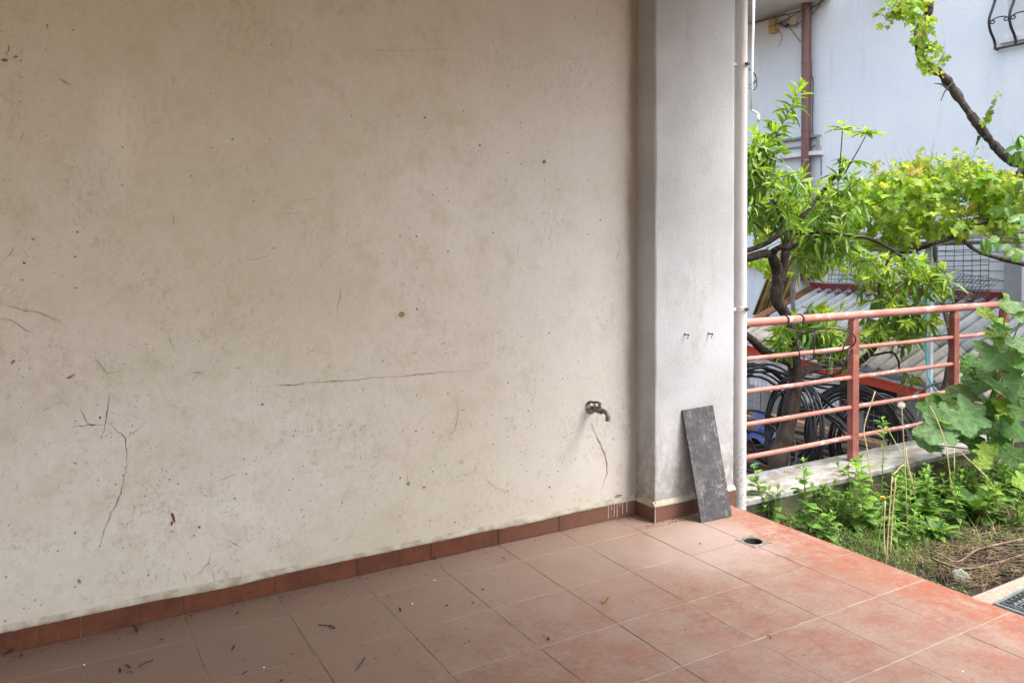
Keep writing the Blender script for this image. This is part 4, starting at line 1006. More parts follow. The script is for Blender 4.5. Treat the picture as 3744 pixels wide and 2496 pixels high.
# cane bundle leaning behind the roof
for i in range(34):
    f = i / 33
    base = V((8.05 - .5 * (i % 3) * .06, 4.25 - .42 * f * 1.0 + R.uniform(-.02, .02), .45)); px = 2752 + f * 92 + R.uniform(-6, 6)
    cm_ = 'cane' if R.random() < .75 else 'cane2'
    dirv = V((.06 + R.uniform(-.02, .02), -.36 + R.uniform(-.03, .03), .9)).normalized()
    tag(MB().tube([base, base + dirv * .6, base + dirv * (1.15 + R.uniform(-.1, .15))], [.014, .012, .009], 7).build('garden_cane', cm_, smooth=True),
        ('dry yellow' if cm_ == 'cane' else 'dark brown') + ' cane leaning in the bundle behind the shed roof', 'cane', 'canes leaning in a bundle')

# welded mesh panels
def mesh_panel(name, label, f, nu, nv, r, mat, cat='wire mesh', skip=0):
    t = thing(name, label, cat, f(.5, 0))
    for i in range(nu + 1):
        MB().tube([f(i / nu, j / 8) for j in range(9)], r, 4).build('upright_wire', mat, t)
    for j in range(nv + 1):
        MB().tube([f(i / 8, j / nv) for i in range(9)], r, 4).build('cross_wire', mat, t)
    return t
def quadf(p00, p10, p11, p01, bend=0.0, bn=V((-1, 0, 0))):
    def f(u, v):
        p = p00.lerp(p10, u).lerp(p01.lerp(p11, u), v)
        return p + bn * bend * math.sin(math.pi * v) * (0.6 + .4 * math.sin(2.2 * u * math.pi)) 
    return f
MX = BX - .16
mesh_panel('wire_mesh', 'bowed square wire mesh standing against the white boards', quadf(onX(3405, 1095, MX), onX(3618, 1085, MX), onX(3622, 870, MX), onX(3400, 880, MX), .03), 7, 11, .0038, 'mesh_wire')
mesh_panel('wire_mesh', 'loose wire mesh flopped over the dark red flashing', quadf(onX(3420, 1112, MX - .3), onX(3590, 1104, MX - .3), onX(3655, 1022, MX - .1), onX(3500, 1000, MX - .1), .02), 11, 4, .0036, 'mesh_wire')
mesh_panel('wire_mesh', 'fine wire mesh behind the hanging peach leaves', quadf(onX(3030, 1085, MX), onX(3200, 1095, MX), onX(3200, 930, MX), onX(3038, 940, MX), .04), 12, 9, .0034, 'mesh_wire')
FX = 5.95
mesh_panel('mesh_fence', 'tall grey wire mesh fence behind the black hose coils', quadf(V((FX + .15, 2.9, YARD + .05)), V((FX - .25, -.02 + .3, YARD + .05)), V((FX - .25, .28, .0)), V((FX + .15, 2.9, .12)), .03), 44, 20, .0022, 'galv_wire', 'mesh fence')

# stacked timber under the eave
for i in range(46):
    lay = i // 6; z = YARD + .03 + lay * .085 + R.uniform(-.01, .02); x = 6.15 + (i % 6) * .105 + R.uniform(-.03, .03)
    L = R.uniform(1.1, 1.6); w_ = R.uniform(.035, .06); h_ = R.uniform(.012, .03)
    d = V((R.uniform(-.06, .10), 1, R.uniform(-.05, .07))).normalized(); c_ = V((x, 1.75 + R.uniform(-.35, .35), z + .03))
    up_ = V((R.uniform(-.35, .35), 0, 1)); up_ = (up_ - d * up_.dot(d)).normalized()
    m = R.choice(['wood', 'wood', 'wood2', 'wood3', 'wood2'])
    tag(MB().obox(c_, d * L, d.cross(up_) * w_, up_ * h_).build('timber_plank', m), {'wood': 'weathered brown', 'wood2': 'pale yellowish', 'wood3': 'dark brown'}[m] + ' plank in the timber stack behind the wire fence', 'plank', 'planks stacked under the shed eave')
# blue tarpaulin
q = at(2765, 1480, 8.0)
b = MB()
for j in range(15):
    for i in range(15):
        x = q.x - .2 + .5 * i / 14; y = q.y - .35 + 1.1 * j / 14
        b.v.append((x, y, -.46 + .16 * nz3((x, y, 0), 5) + .08 * nz3((x, y, 4), 13) - .7 * max(0, .1 - i / 14)))
b.f = [(j * 15 + i, j * 15 + i + 1, (j + 1) * 15 + i + 1, (j + 1) * 15 + i) for j in range(14) for i in range(14)]
tag(b.build('blue_tarpaulin', 'tarp', smooth=True), 'crumpled blue tarpaulin on the timber stack', 'tarpaulin')

# black irrigation hose coils
def coil(label, c, r, ax, turns, rt, wob, lean=1.0, seed=0, thick=.05):
    ax = V(ax).normalized(); u = V((0, 0, 1)); u = (u - ax * u.dot(ax)).normalized(); w = ax.cross(u); RR = random.Random(seed)
    pts = []; n = turns * 26; ph = [RR.uniform(-1, 1) for _ in range(turns + 2)]; ph2 = [RR.uniform(-1, 1) for _ in range(turns + 2)]
    for i in range(n + 1):
        t = i / 26; k = int(t); f_ = t - k
        a = ph[k] * (1 - f_) + ph[k + 1] * f_; a2 = ph2[k] * (1 - f_) + ph2[k + 1] * f_
        rr = r * (1 + wob * a); th = 2 * math.pi * t
        pts.append(c + u * math.cos(th) * rr * lean + w * math.sin(th) * rr + ax * thick * a2 - V((0, 0, 1)) * .02 * abs(a2))
    o = MB().tube(pts, rt, 7).build('hose_coil', 'black_pe', smooth=True)
    return tag(o, label, 'hose coil', 'black hose coils in the yard')
view = -FW
coil('large coil of thick black hose behind the railing post', at(3118, 1590, 6.1), .31, (-.75, -.66, .1), 9, .0088, .18, 1.15, 1, .07)
coil('second coil of black hose overlapping the large one', at(3195, 1615, 6.3), .30, (-.55, -.8, .05), 7, .0088, .2, 1.1, 2, .07)
coil('black hose coil hanging left of the tree trunk', at(2752, 1500, 6.1), .30, (-.70, -.7, .1), 8, .0084, .2, 1.1, 3, .07)
coil('black hose coil seen edge-on beside the tree trunk', at(2905, 1560, 5.8), .29, (-.92, .30, .1), 9, .0084, .16, 1.1, 4, .07)
coil('loose black hose coil low beside the parapet', at(2960, 1650, 6.0), .27, (-.6, -.7, .35), 4, .0100, .28, 1.0, 5, .12)
coil('tangled black hose coil at the foot of the trunk', at(2760, 1640, 5.8), .24, (-.4, -.7, .6), 4, .0095, .3, 1.0, 6, .12)
for pts, z in (([(2735, 1352), (2800, 1345), (2900, 1385), (3000, 1445), (3080, 1530)], 6.0), ([(2735, 1338), (2830, 1335), (2950, 1400), (3050, 1425), (3160, 1440)], 6.2), ([(2840, 1375), (2960, 1400), (3080, 1410), (3180, 1430)], 6.1),
               ([(2900, 1405), (2990, 1450), (3060, 1500), (3100, 1560)], 6.15), ([(2735, 1360), (2850, 1360), (2960, 1385), (3020, 1375), (3090, 1355)], 6.05), ([(3300, 1470), (3400, 1410), (3460, 1400), (3540, 1420)], 6.5),
               ([(2740, 1600), (2780, 1680), (2850, 1700), (2950, 1640), (2980, 1560)], 5.7), ([(2735, 1660), (2800, 1690), (2880, 1720)], 5.7)):
    cable('loose_hose', 'loose length of black hose strung between the coils', [at(x, y, z + .25 * nz3((x, y, 0), .01)) for x, y in pts], .0105, 'black_pe', cat='hose', group='loose black hoses')
cable('green_pipe_end', 'short pale green pipe end lying low behind the parapet', [at(2745, 1706, 5.6), at(2772, 1692, 5.6)], .012, 'turquoise', cat='pipe', n=2)
# grey wire scrap
for i in range(16):
    c_ = at(3350 + R.uniform(-60, 80), 1580 + R.uniform(-50, 60), 6.0 + R.uniform(-.1, .1)); pts = [c_]
    d = V((R.uniform(-1, 1), R.uniform(-.4, .4), R.uniform(-.5, 1))).normalized()
    for _ in range(5):
        d = (d + V((R.uniform(-.5, .5), R.uniform(-.3, .3), R.uniform(-.5, .5)))).normalized(); pts.append(pts[-1] + d * .06)
    cable('wire_scrap', 'tangled thin grey wire scrap behind the parapet', pts, .0022, 'galv_wire', cat='wire', group='scraps of tangled wire', n=4)

# ================================================================== PERGOLA
pg = thing('pergola', 'rusty pipe pergola carrying the grape vine', 'pergola', (6.9, 1.4, YARD))
pb = onX(3399, 1385, 6.45)
def dz(p): return (p - CAM).dot(FW)
pd = dz(pb)
ptop = at(3402, 888, pd)
MB().box((pb.x - .019, pb.y - .019, YARD), (pb.x + .019, pb.y + .019, ptop.z)).build('post', 'pale_post', pg)
MB().tube([at(2860, 925, 8.4), at(3150, 912, 7.4), at(3402, 900, pd - .02)], .024, 10).build('cross_pipe', 'galv_wire', pg, smooth=True)
arc = [at(3395, 892, pd - .03), at(3560, 862, pd - .25), at(3715, 838, pd - .4)]
d = (arc[2] - arc[0]); MB().obox((arc[0] + arc[2]) / 2, d / 2, V((0, 0, 1)) * .022, d.normalized().cross(V((0, 0, 1))) * .022).build('angle_bar', 'lichen_bar', pg)
MB().tube([at(2900, 905, 7.9), at(3180, 880, 7.6), at(3744, 850, 7.2)], .012, 8).build('top_wire', 'galv_wire', pg)
for px, zz_ in ((2900, 8.2), (3900, 6.6)):
    p = at(px, 880, zz_); MB().tube([(p.x, p.y, YARD), (p.x, p.y, p.z + .05)], .022, 8).build('post', 'galv_wire', pg)
MB().tube([at(2900, 905, 8.2), at(3150, 895, 7.6), at(3395, 890, pd), at(3900, 880, 6.6)], .016, 8).build('cross_pipe', 'galv_wire', pg)
hz_ = [(2880, 925, 7.2), (3000, 922, 7.1), (3120, 915, 7.0), (3250, 912, pd - .12), (3330, 916, pd - .10), (3380, 945, pd - .08), (3392, 1000, pd - .06), (3390, 1100, pd - .05), (3386, 1260, pd - .05), (3390, 1340, pd - .05), (3398, 1385, pd - .08), (3425, 1428, pd - .12), (3470, 1452, pd - .15), (3530, 1476, pd - .2), (3620, 1490, pd - .3)]
tag(MB().tube(spline([at(*p) for p in hz_], 6), .0095, 10).build('turquoise_hose', 'turquoise', smooth=True), 'turquoise garden hose hanging down the pale pergola post', 'hose')
cable('clothes_line', 'thin black line stretched level behind the railing posts', [at(2870, 1262, 5.9), at(3000, 1256, 6.0), at(3250, 1241, 6.2), at(3495, 1222, 6.4)], .005, 'black_wire', cat='line')

# ================================================================== VEGETATION
def rv(a=1.0): return V((R.uniform(-a, a), R.uniform(-a, a), R.uniform(-a, a)))
def perp(d, hint=None):
    h = hint or V((0, 0, 1)); p = h - d * h.dot(d)
    return p.normalized() if p.length > 1e-4 else d.orthogonal().normalized()
def cvar(c, s=.2):
    k = 1 + R.uniform(-s, s); return tuple(max(0, x * k * (1 + R.uniform(-s * .35, s * .35))) for x in c)
def lance(mb, base, d, nrm, L, W, col, droop=.25, fold=.25, wave=0.0):
    d = d.normalized(); nrm = perp(d, nrm); side = d.cross(nrm)
    pts = [base]; prof = ((.18, .62), (.42, 1.0), (.68, .82), (.88, .42))
    for t, w in prof:
        c = base + d * (L * t) - nrm * (droop * L * t * t); e = wave * R.uniform(-1, 1) * W
        up = nrm * (fold * W * w)
        pts += [c - side * (W * w) + up + nrm * e, c, c + side * (W * w) + up - nrm * e]
    pts.append(base + d * L * (1 - droop * .15) - nrm * droop * L)
    fs = [(0, 2, 1), (0, 3, 2)]
    for i in range(3):
        a = 1 + 3 * i; fs += [(a, a + 1, a + 4, a + 3), (a + 1, a + 2, a + 5, a + 4)]
    a = 10; fs += [(a, a + 1, 13), (a + 1, a + 2, 13)]
    mb.add(pts, fs, col)
VOUT = [(0, 1.0), (9, .80), (14, .86), (22, .66), (33, .52), (42, .76), (50, .74), (56, .90), (66, .70), (78, .60), (88, .46), (98, .62), (110, .66), (118, .56), (136, .55), (156, .42), (174, .16)]
VOUT = VOUT + [(-a, r) for a, r in reversed(VOUT[1:])]
def vineleaf(mb, base, d, nrm, S, col, cup=.25):
    d = d.normalized(); nrm = perp(d, nrm); side = d.cross(nrm); pts = [base]
    n = len(VOUT); tw = R.uniform(-.2, .2)
    for a, r in VOUT:
        a = RAD(a); x, y = math.cos(a) * r, math.sin(a) * r
        pts.append(base + (d * x + side * y) * S + nrm * S * (-cup * (x * x) + .22 * abs(y) * (1 - abs(x)) + tw * y + R.uniform(-.03, .03)))
    mb.add(pts, [(0, i + 1, (i + 1) % n + 1) for i in range(n)], col)
def shoot(lv, tw, base, d, L, n, leafL, leafW, cold, coly, droop=.3, rt=.004, bend=None, tip=True, spread=1.0, sag=.35):
    d = d.normalized(); pts = [base]; cur = d.copy(); m = 6
    bd = bend if bend is not None else rv(.25)
    for i in range(m):
        cur = (cur + bd * .18 + rv(.10)).normalized(); pts.append(pts[-1] + cur * L / m)
    tw.tube(pts, [rt * (1 - .75 * i / m) for i in range(m + 1)], 5)
    ph = R.uniform(0, 6.28)
    for i in range(n):
        t = .12 + .88 * (i + .5) / n; k = min(m - 1, int(t * m)); p = pts[k].lerp(pts[k + 1], t * m - k)
        dd = (pts[k + 1] - pts[k]).normalized(); o1 = dd.orthogonal().normalized(); o2 = dd.cross(o1); ph += 2.4
        rad = o1 * math.cos(ph) + o2 * math.sin(ph)
        f = t ** 2
        ld = (rad * spread + dd * (.45 + .7 * f) + V((0, 0, -sag * (1 - f * .8)))).normalized()
        sz = (1 - .35 * f * tip) * R.uniform(.75, 1.15)
        col = cvar(tuple(a + (b_ - a) * f for a, b_ in zip(cold, coly)), .28)
        lance(lv, p, ld, (dd + V((0, 0, .8)) + rv(.4)), leafL * sz, leafW * sz, col, droop * R.uniform(.3, 2.6), .3, .15)
    if tip:
        dd = (pts[-1] - pts[-2]).normalized()
        for i in range(5):
            ld = (dd * 1.2 + rv(.8)).normalized(); lance(lv, pts[-1], ld, rv(1), leafL * R.uniform(.45, .75), leafW * .6, cvar(coly, .2), .2, .35)
    return pts
def inpoly(x, y, P):
    c = False; j = len(P) - 1
    for i in range(len(P)):
        if (P[i][1] > y) != (P[j][1] > y) and x < (P[j][0] - P[i][0]) * (y - P[i][1]) / (P[j][1] - P[i][1]) + P[i][0]: c = not c
        j = i
    return c
def sample(P):
    xs = [p[0] for p in P]; ys = [p[1] for p in P]
    while True:
        x, y = R.uniform(min(xs), max(xs)), R.uniform(min(ys), max(ys))
        if inpoly(x, y, P): return x, y

# ---- peach tree
TZ = 5.55
peach = thing('peach_tree', 'peach tree with dark speckled trunk leaning beside the railing', 'tree', at(2835, 1720, 5.55))
def limb(pts, rs, name, parent, mat='bark', n=7, segs=12, knob=.18):
    P = spline([at(*p) for p in pts], n); rr = srad(rs, n)
    rr = [r * (1 + knob * nz3(p, 9) + knob * .5 * nz3(p, 25)) for r, p in zip(rr, P)]
    return MB().tube(P, rr, segs).build(name, mat, parent, smooth=True)
base = at(2835, 1720, 5.55)
tr_ = limb([(2815, 2000, 5.55), (2835, 1720, 5.55), (2868, 1600, 5.56), (2890, 1500, 5.58), (2907, 1400, 5.6), (2902, 1300, 5.6), (2897, 1240, 5.6), (2872, 1150, 5.55), (2838, 1095, 5.5), (2846, 1030, 5.5), (2842, 985, 5.5), (2818, 925, 5.45)],
          [.07, .056, .052, .054, .050, .044, .040, .040, .042, .044, .042, .030], 'trunk', peach, knob=.22)
limb([(2852, 1030, 5.5), (2866, 965, 5.5), (2876, 900, 5.52), (2895, 845, 5.55), (2905, 828, 5.55)], [.040, .032, .032, .030, .022], 'branch', peach)
limb([(2818, 930, 5.45), (2790, 928, 5.42), (2735, 943, 5.35), (2640, 960, 5.3)], [.032, .028, .026, .024], 'branch', peach)
limb([(2822, 925, 5.45), (2850, 905, 5.4), (2885, 905, 5.38), (2920, 890, 5.36)], [.028, .02, .02, .012], 'branch', peach)
limb([(2905, 828, 5.55), (2870, 838, 5.5), (2838, 865, 5.45), (2800, 890, 5.4), (2735, 915, 5.35), (2650, 930, 5.3)], [.026, .024, .02, .019, .018, .016], 'branch', peach)
limb([(2640, 1180, 5.3), (2735, 1230, 5.4), (2790, 1280, 5.5), (2850, 1310, 5.55), (2895, 1330, 5.6)], [.02, .026, .027, .026, .03], 'branch', peach)
limb([(2900, 1375, 5.6), (2960, 1350, 5.7), (3030, 1335, 5.8), (3110, 1325, 5.9), (3150, 1318, 5.95), (3195, 1275, 6.0), (3230, 1230, 6.05), (3280, 1205, 6.1)], [.04, .030, .026, .024, .022, .02, .018, .012], 'branch', peach)
limb([(3215, 1250, 6.03), (3235, 1190, 6.05), (3250, 1140, 6.05), (3215, 1080, 6.05), (3225, 1000, 6.0), (3260, 930, 6.0)], [.018, .014, .012, .012, .010, .006], 'branch', peach)
limb([(3160, 1305, 5.95), (3210, 1295, 6.0), (3262, 1288, 6.0), (3285, 1320, 6.0), (3290, 1350, 6.0), (3325, 1372, 6.0)], [.010, .009, .008, .007, .006, .004], 'branch', peach, n=5, segs=8)
limb([(2900, 830, 5.55), (2960, 760, 5.6), (3010, 700, 5.7), (3060, 640, 5.75)], [.022, .016, .012, .008], 'branch', peach)
limb([(2905, 850, 5.55), (3000, 850, 5.7), (3100, 860, 5.8), (3200, 880, 5.9), (3320, 960, 6.0), (3350, 1060, 6.0)], [.02, .016, .014, .013, .01, .006], 'branch', peach)
limb([(2880, 880, 5.5), (2850, 780, 5.5), (2800, 690, 5.5), (2770, 620, 5.5)], [.018, .014, .010, .006], 'branch', peach)
limb([(2945, 905, 6.2), (2925, 930, 6.2), (2928, 960, 6.2), (2940, 985, 6.2)], [.02, .018, .02, .022], 'branch', peach, n=5, segs=8)
lv, tw = MB(), MB()
DK, YG = (.085, .20, .028), (.38, .52, .05)
PD, PY_ = (.085, .20, .028), (.30, .47, .04)
def cluster(P, n, z0, z1, Ls=(.16, .32), up=.5, leafL=.135, leafW=.0135, nl=(9, 15), cold=PD, coly=PY_, sag=.75):
    for _ in range(n):
        x, y = sample(P); b0 = at(x, y, R.uniform(z0, z1))
        d = rv(1); d.z = d.z * .6 + up; L = R.uniform(*Ls); d.normalize()
        shoot(lv, tw, b0 - d * L * .5, d, L, R.randint(*nl), leafL * R.uniform(.85, 1.15), leafW * R.uniform(.9, 1.2), cold, coly, sag=sag)
cluster([(2740, 530), (2790, 500), (2830, 560), (2880, 640), (2950, 700), (3000, 760), (2960, 880), (2890, 860), (2830, 810), (2735, 850), (2700, 700)], 50, 5.2, 6.1)
cluster([(2700, 560), (2780, 500), (2830, 580), (2800, 720), (2700, 760)], 18, 5.2, 5.7)
cluster([(2975, 680), (3040, 600), (3120, 620), (3170, 690), (3160, 800), (3100, 900), (2990, 920), (2950, 800)], 32, 5.4, 6.2)
cluster([(2900, 840), (3050, 850), (3100, 900), (3080, 960), (2950, 1000), (2900, 930)], 22, 5.6, 6.3, (.14, .26), .1, coly=YG)
cluster([(3120, 930), (3300, 930), (3420, 980), (3470, 1050), (3420, 1100), (3330, 1120), (3200, 1110), (3120, 1050)], 46, 5.7, 6.3, (.14, .28), .2, coly=YG)
cluster([(3170, 1130), (3400, 1150), (3400, 1210), (3300, 1250), (3170, 1220)], 22, 5.8, 6.2, (.12, .2), -.1, coly=YG)
cluster([(2900, 1140), (2990, 1110), (3070, 1140), (3060, 1200), (2990, 1250), (2930, 1230)], 18, 5.5, 5.9, (.12, .22), .5, cold=(.08, .19, .03), coly=YG)
cluster([(3090, 1200), (3160, 1220), (3170, 1310), (3100, 1320)], 7, 5.8, 6.0, (.1, .18), -.2, coly=YG)
cluster([(2840, 1210), (2890, 1200), (2890, 1290), (2840, 1280)], 6, 5.4, 5.6, (.1, .18), .3, coly=YG)
cluster([(2960, 1180), (3060, 1180), (3060, 1290), (2980, 1290)], 7, 5.7, 5.9, (.1, .2), -.2, coly=YG)
# long sprigs standing above the crown
def sprig(pp, n, leafL=.165, leafW=.024, cold=PD, coly=PY_, sag=.25):
    P = [at(*p) for p in pp]
    for i in range(len(P) - 1):
        seg = P[i + 1] - P[i]
        shoot(lv, tw, P[i], seg, seg.length * 1.02, n, leafL, leafW, cold, coly, bend=V((0, 0, 0)), tip=(i == len(P) - 2), sag=sag, rt=.006 - .0012 * i)
sprig([(2775, 640, 5.45), (2815, 530, 5.45), (2870, 430, 5.45), (2925, 330, 5.45)], 19, .14, .021)
sprig([(2700, 600, 5.4), (2760, 540, 5.4)], 10)
sprig([(3062, 740, 5.7), (3068, 640, 5.7)], 8); 
tw.tube([at(3068, 640, 5.7), at(3076, 540, 5.7), at(3080, 480, 5.7)], [.005, .004, .0035], 6)
tw.tube([at(3085, 640, 5.75), at(3140, 545, 5.75), at(3166, 495, 5.75)], [.005, .004, .003], 6)
def rosette(p, n, L, W, up, cold, coly):
    for i in range(n):
        a = i * 2.4; d = V((math.cos(a), math.sin(a), up * R.uniform(.2, 1.4))); lance(lv, p, d, V((0, 0, 1)), L * R.uniform(.7, 1.1), W, cvar(coly if R.random() < .5 else cold, .25), .35, .3, .1)
rosette(at(3082, 476, 5.7), 11, .17, .023, .5, PD, PY_); rosette(at(3081, 462, 5.7), 5, .08, .012, 2.0, PY_, YG)
rosette(at(3168, 492, 5.75), 14, .15, .019, .45, PD, PY_); rosette(at(3168, 485, 5.75), 6, .07, .010, 2.0, PY_, YG)
rosette(at(3075, 580, 5.7), 5, .09, .013, .0, PD, PY_); rosette(at(3120, 590, 5.72), 9, .15, .021, .1, PD, PY_); rosette(at(3060, 640, 5.7), 8, .15, .021, .1, PD, PY_)
# drooping sprig over the eave
p = at(3325, 1372, 6.0)
for i in range(13):
    d = V((R.uniform(-.7, .9), R.uniform(-.5, .5), R.uniform(-1.1, .15))); lance(lv, p + rv(.02), d, rv(1), R.uniform(.10, .17), .012, cvar((.16, .22, .03), .3), .45, .3, .2)
tag(lv.build('foliage', 'leaf', peach), kind='stuff')
tag(tw.build('twig_cover', 'twig', peach, smooth=True), kind='stuff')

# ---- grape vine
vine = thing('grape_vine', 'old grape vine with thick dark trunk and yellow-green leaves over the pergola', 'vine', at(3790, 1100, 6.9))
VZ = 6.9
def vlimb(pts, rs, **k): return limb(pts, rs, 'branch', vine, 'vine_bark', knob=.30, **k)
limb([(3840, 2100, 6.6), (3830, 1300, 6.7), (3800, 800, 6.8), (3755, 625, 6.85), (3690, 585, 6.85), (3630, 525, 6.9), (3590, 475, 6.9), (3535, 400, 6.95), (3480, 320, 7.0), (3440, 270, 7.0), (3390, 240, 7.0), (3362, 200, 7.0), (3352, 130, 7.0), (3372, 80, 7.0), (3396, 40, 7.0), (3398, -60, 7.0), (3400, -250, 7.0)],
     [.06, .06, .055, .046, .038, .038, .035, .034, .036, .040, .036, .030, .027, .027, .034, .034, .03], 'trunk', vine, 'vine_bark', knob=.62, n=10)
vlimb([(3760, 590, 6.8), (3720, 640, 6.75), (3700, 700, 6.75)], [.03, .022, .012])
vlimb([(3470, 330, 6.95), (3445, 310, 6.9), (3415, 305, 6.9)], [.012, .008, .003], n=4, segs=6)
vlimb([(3485, 300, 6.95), (3455, 335, 6.88), (3440, 370, 6.86)], [.01, .006, .003], n=4, segs=6)
vlimb([(3580, 500, 6.9), (3570, 530, 6.86)], [.014, .008], n=4, segs=6)
vlimb([(3418, 900, 6.5), (3422, 970, 6.5), (3430, 1040, 6.45), (3455, 1140, 6.4), (3475, 1220, 6.3), (3478, 1300, 6.3), (3462, 1390, 6.25), (3440, 1500, 6.2), (3430, 1640, 6.2), (3425, 1900, 6.2)], [.018, .017, .018, .02, .022, .024, .026, .028, .03, .03])
vlimb([(3418, 890, 6.5), (3500, 860, 6.6), (3600, 810, 6.7), (3744, 800, 6.75)], [.018, .018, .02, .022])
vlimb([(3415, 890, 6.5), (3300, 925, 6.9), (3180, 900, 7.2), (3050, 895, 7.4)], [.016, .014, .014, .010])
vlimb([(3500, 860, 6.55), (3560, 910, 6.4), (3620, 935, 6.2), (3744, 965, 6.0), (3900, 990, 5.9)], [.010, .016, .017, .018, .02])
vl, vt = MB(), MB()
VD, VYG, VR = (.22, .37, .03), (.48, .57, .05), (.52, .42, .10)
def vshoot(b0, d, L, n, S, cold=VD, coly=VYG, red=.15):
    pts = [b0]; cur = d.normalized()
    for i in range(6):
        cur = (cur + rv(.16)).normalized(); pts.append(pts[-1] + cur * L / 6)
    vt.tube(pts, [.0042 * (1 - .7 * i / 6) for i in range(7)], 5)
    sgn = 1
    for i in range(n):
        t = (i + .4) / n; k = min(5, int(t * 6)); p = pts[k].lerp(pts[k + 1], t * 6 - k); dd = (pts[k + 1] - pts[k]).normalized()
        o1 = perp(dd, rv(1)); sgn = -sgn
        pet = (o1 * sgn + V((0, 0, .35)) + rv(.5)).normalized(); pl = S * R.uniform(.6, 1.1)
        e = p + pet * pl; vt.tube([p, e], .0016, 4)
        f = t * t; c = tuple(a + (b_ - a) * f for a, b_ in zip(cold, coly))
        if f > .5 and R.random() < red: c = VR
        nn = V((-.45, -.75, .55)) + rv(.75)
        dl = (pet + V((0, 0, -.7)) + rv(.5)); sz = S * (1 - .5 * f) * R.uniform(.7, 1.2)
        vineleaf(vl, e, dl, nn, sz, cvar(c, .25), R.uniform(.05, .45))
    # tip
    vineleaf(vl, pts[-1], cur, rv(1), S * .35, cvar(VR if R.random() < red * 2 else VYG, .2)); vineleaf(vl, pts[-1], cur + rv(.5), rv(1), S * .25, cvar(VYG, .2))
def vcluster(P, n, z0, z1, S, Ls=(.2, .4), up=.4, nl=(5, 8), **k):
    for _ in range(n):
        x, y = sample(P); b0 = at(x, y, R.uniform(z0, z1)); d = rv(1); d.z = d.z * .7 + up; L = R.uniform(*Ls)
        vshoot(b0 - d.normalized() * L * .5, d, L, R.randint(*nl), S * R.uniform(.8, 1.2), **k)
vcluster([(3170, 690), (3250, 660), (3330, 640), (3400, 600), (3480, 610), (3600, 640), (3744, 670), (3800, 720), (3744, 790), (3640, 800), (3500, 830), (3380, 850), (3250, 860), (3150, 800)], 150, 6.4, 7.5, .072)
vcluster([(3160, 640), (3300, 610), (3420, 570), (3520, 600), (3620, 615), (3744, 650), (3744, 690), (3160, 720)], 46, 6.6, 7.4, .05, (.2, .34), .9, red=.35)
vcluster([(3560, 630), (3760, 670), (3790, 820), (3560, 830)], 40, 6.3, 7.2, .072)
vcluster([(2780, 720), (3150, 720), (3180, 880), (3000, 900), (2780, 860)], 62, 6.6, 7.4, .066, cold=(.22, .33, .03), coly=(.42, .46, .03))
vcluster([(3100, 860), (3400, 850), (3400, 900), (3100, 930)], 24, 6.6, 7.2, .06, (.15, .25), -.3)
vcluster([(2750, 960), (2830, 950), (2870, 1010), (2800, 1020)], 7, 6.4, 6.8, .06, (.12, .2), -.3)
vcluster([(2960, 960), (3020, 960), (3010, 1010), (2970, 1010)], 4, 6.3, 6.5, .06, (.12, .16), -.8)
vcluster([(3560, 830), (3680, 810), (3680, 850), (3560, 860)], 6, 6.3, 6.5, .06, (.15, .25), 0)
vcluster([(3290, 20), (3340, -20), (3380, 0), (3370, 60), (3300, 70)], 11, 6.8, 7.0, .066, (.14, .24), -.2, red=.2)
vcluster([(3240, 40), (3290, 20), (3290, 70), (3240, 80)], 4, 6.9, 7.0, .06, (.12, .2), .0, red=.3)
vcluster([(3345, 70), (3390, 60), (3410, 110), (3350, 150)], 7, 6.7, 6.9, .055, (.12, .2), -.3)
vcluster([(3350, 160), (3400, 160), (3430, 230), (3440, 270), (3400, 290), (3370, 220)], 11, 6.75, 6.9, .052, (.12, .22), -.5)
for pp in ([(3600, 455), (3618, 410), (3640, 370), (3655, 335)],):
    P = [at(x, y, 6.85) for x, y in pp]; vt.tube(P, [.005, .004, .003, .0015], 5)
    for i in range(14):
        t = i / 13; k = min(2, int(t * 3)); p = P[k].lerp(P[k + 1], t * 3 - k)
        vineleaf(vl, p + rv(.02), rv(1) + V((0, 0, -.2)), V((-.5, -.7, .3)) + rv(.4), .055 * (1 - .72 * t), cvar(VR if t > .75 else (.20, .28, .03), .25))
for _ in range(24):     # tendrils
    x, y = sample([(3160, 620), (3400, 560), (3744, 520), (3744, 600), (3160, 700)]); p = at(x, y, 6.8); d = V((R.uniform(-.6, .6), R.uniform(-.6, .6), 1))
    vt.tube([p, p + d * .06, p + d * .11 + rv(.03), p + d * .14 + rv(.05)], [.0016, .0014, .001, .0007], 4)
tag(vl.build('foliage', 'vleaf', vine), kind='stuff')
tag(vt.build('tendril_cover', 'green_stem', vine, smooth=True), kind='stuff')

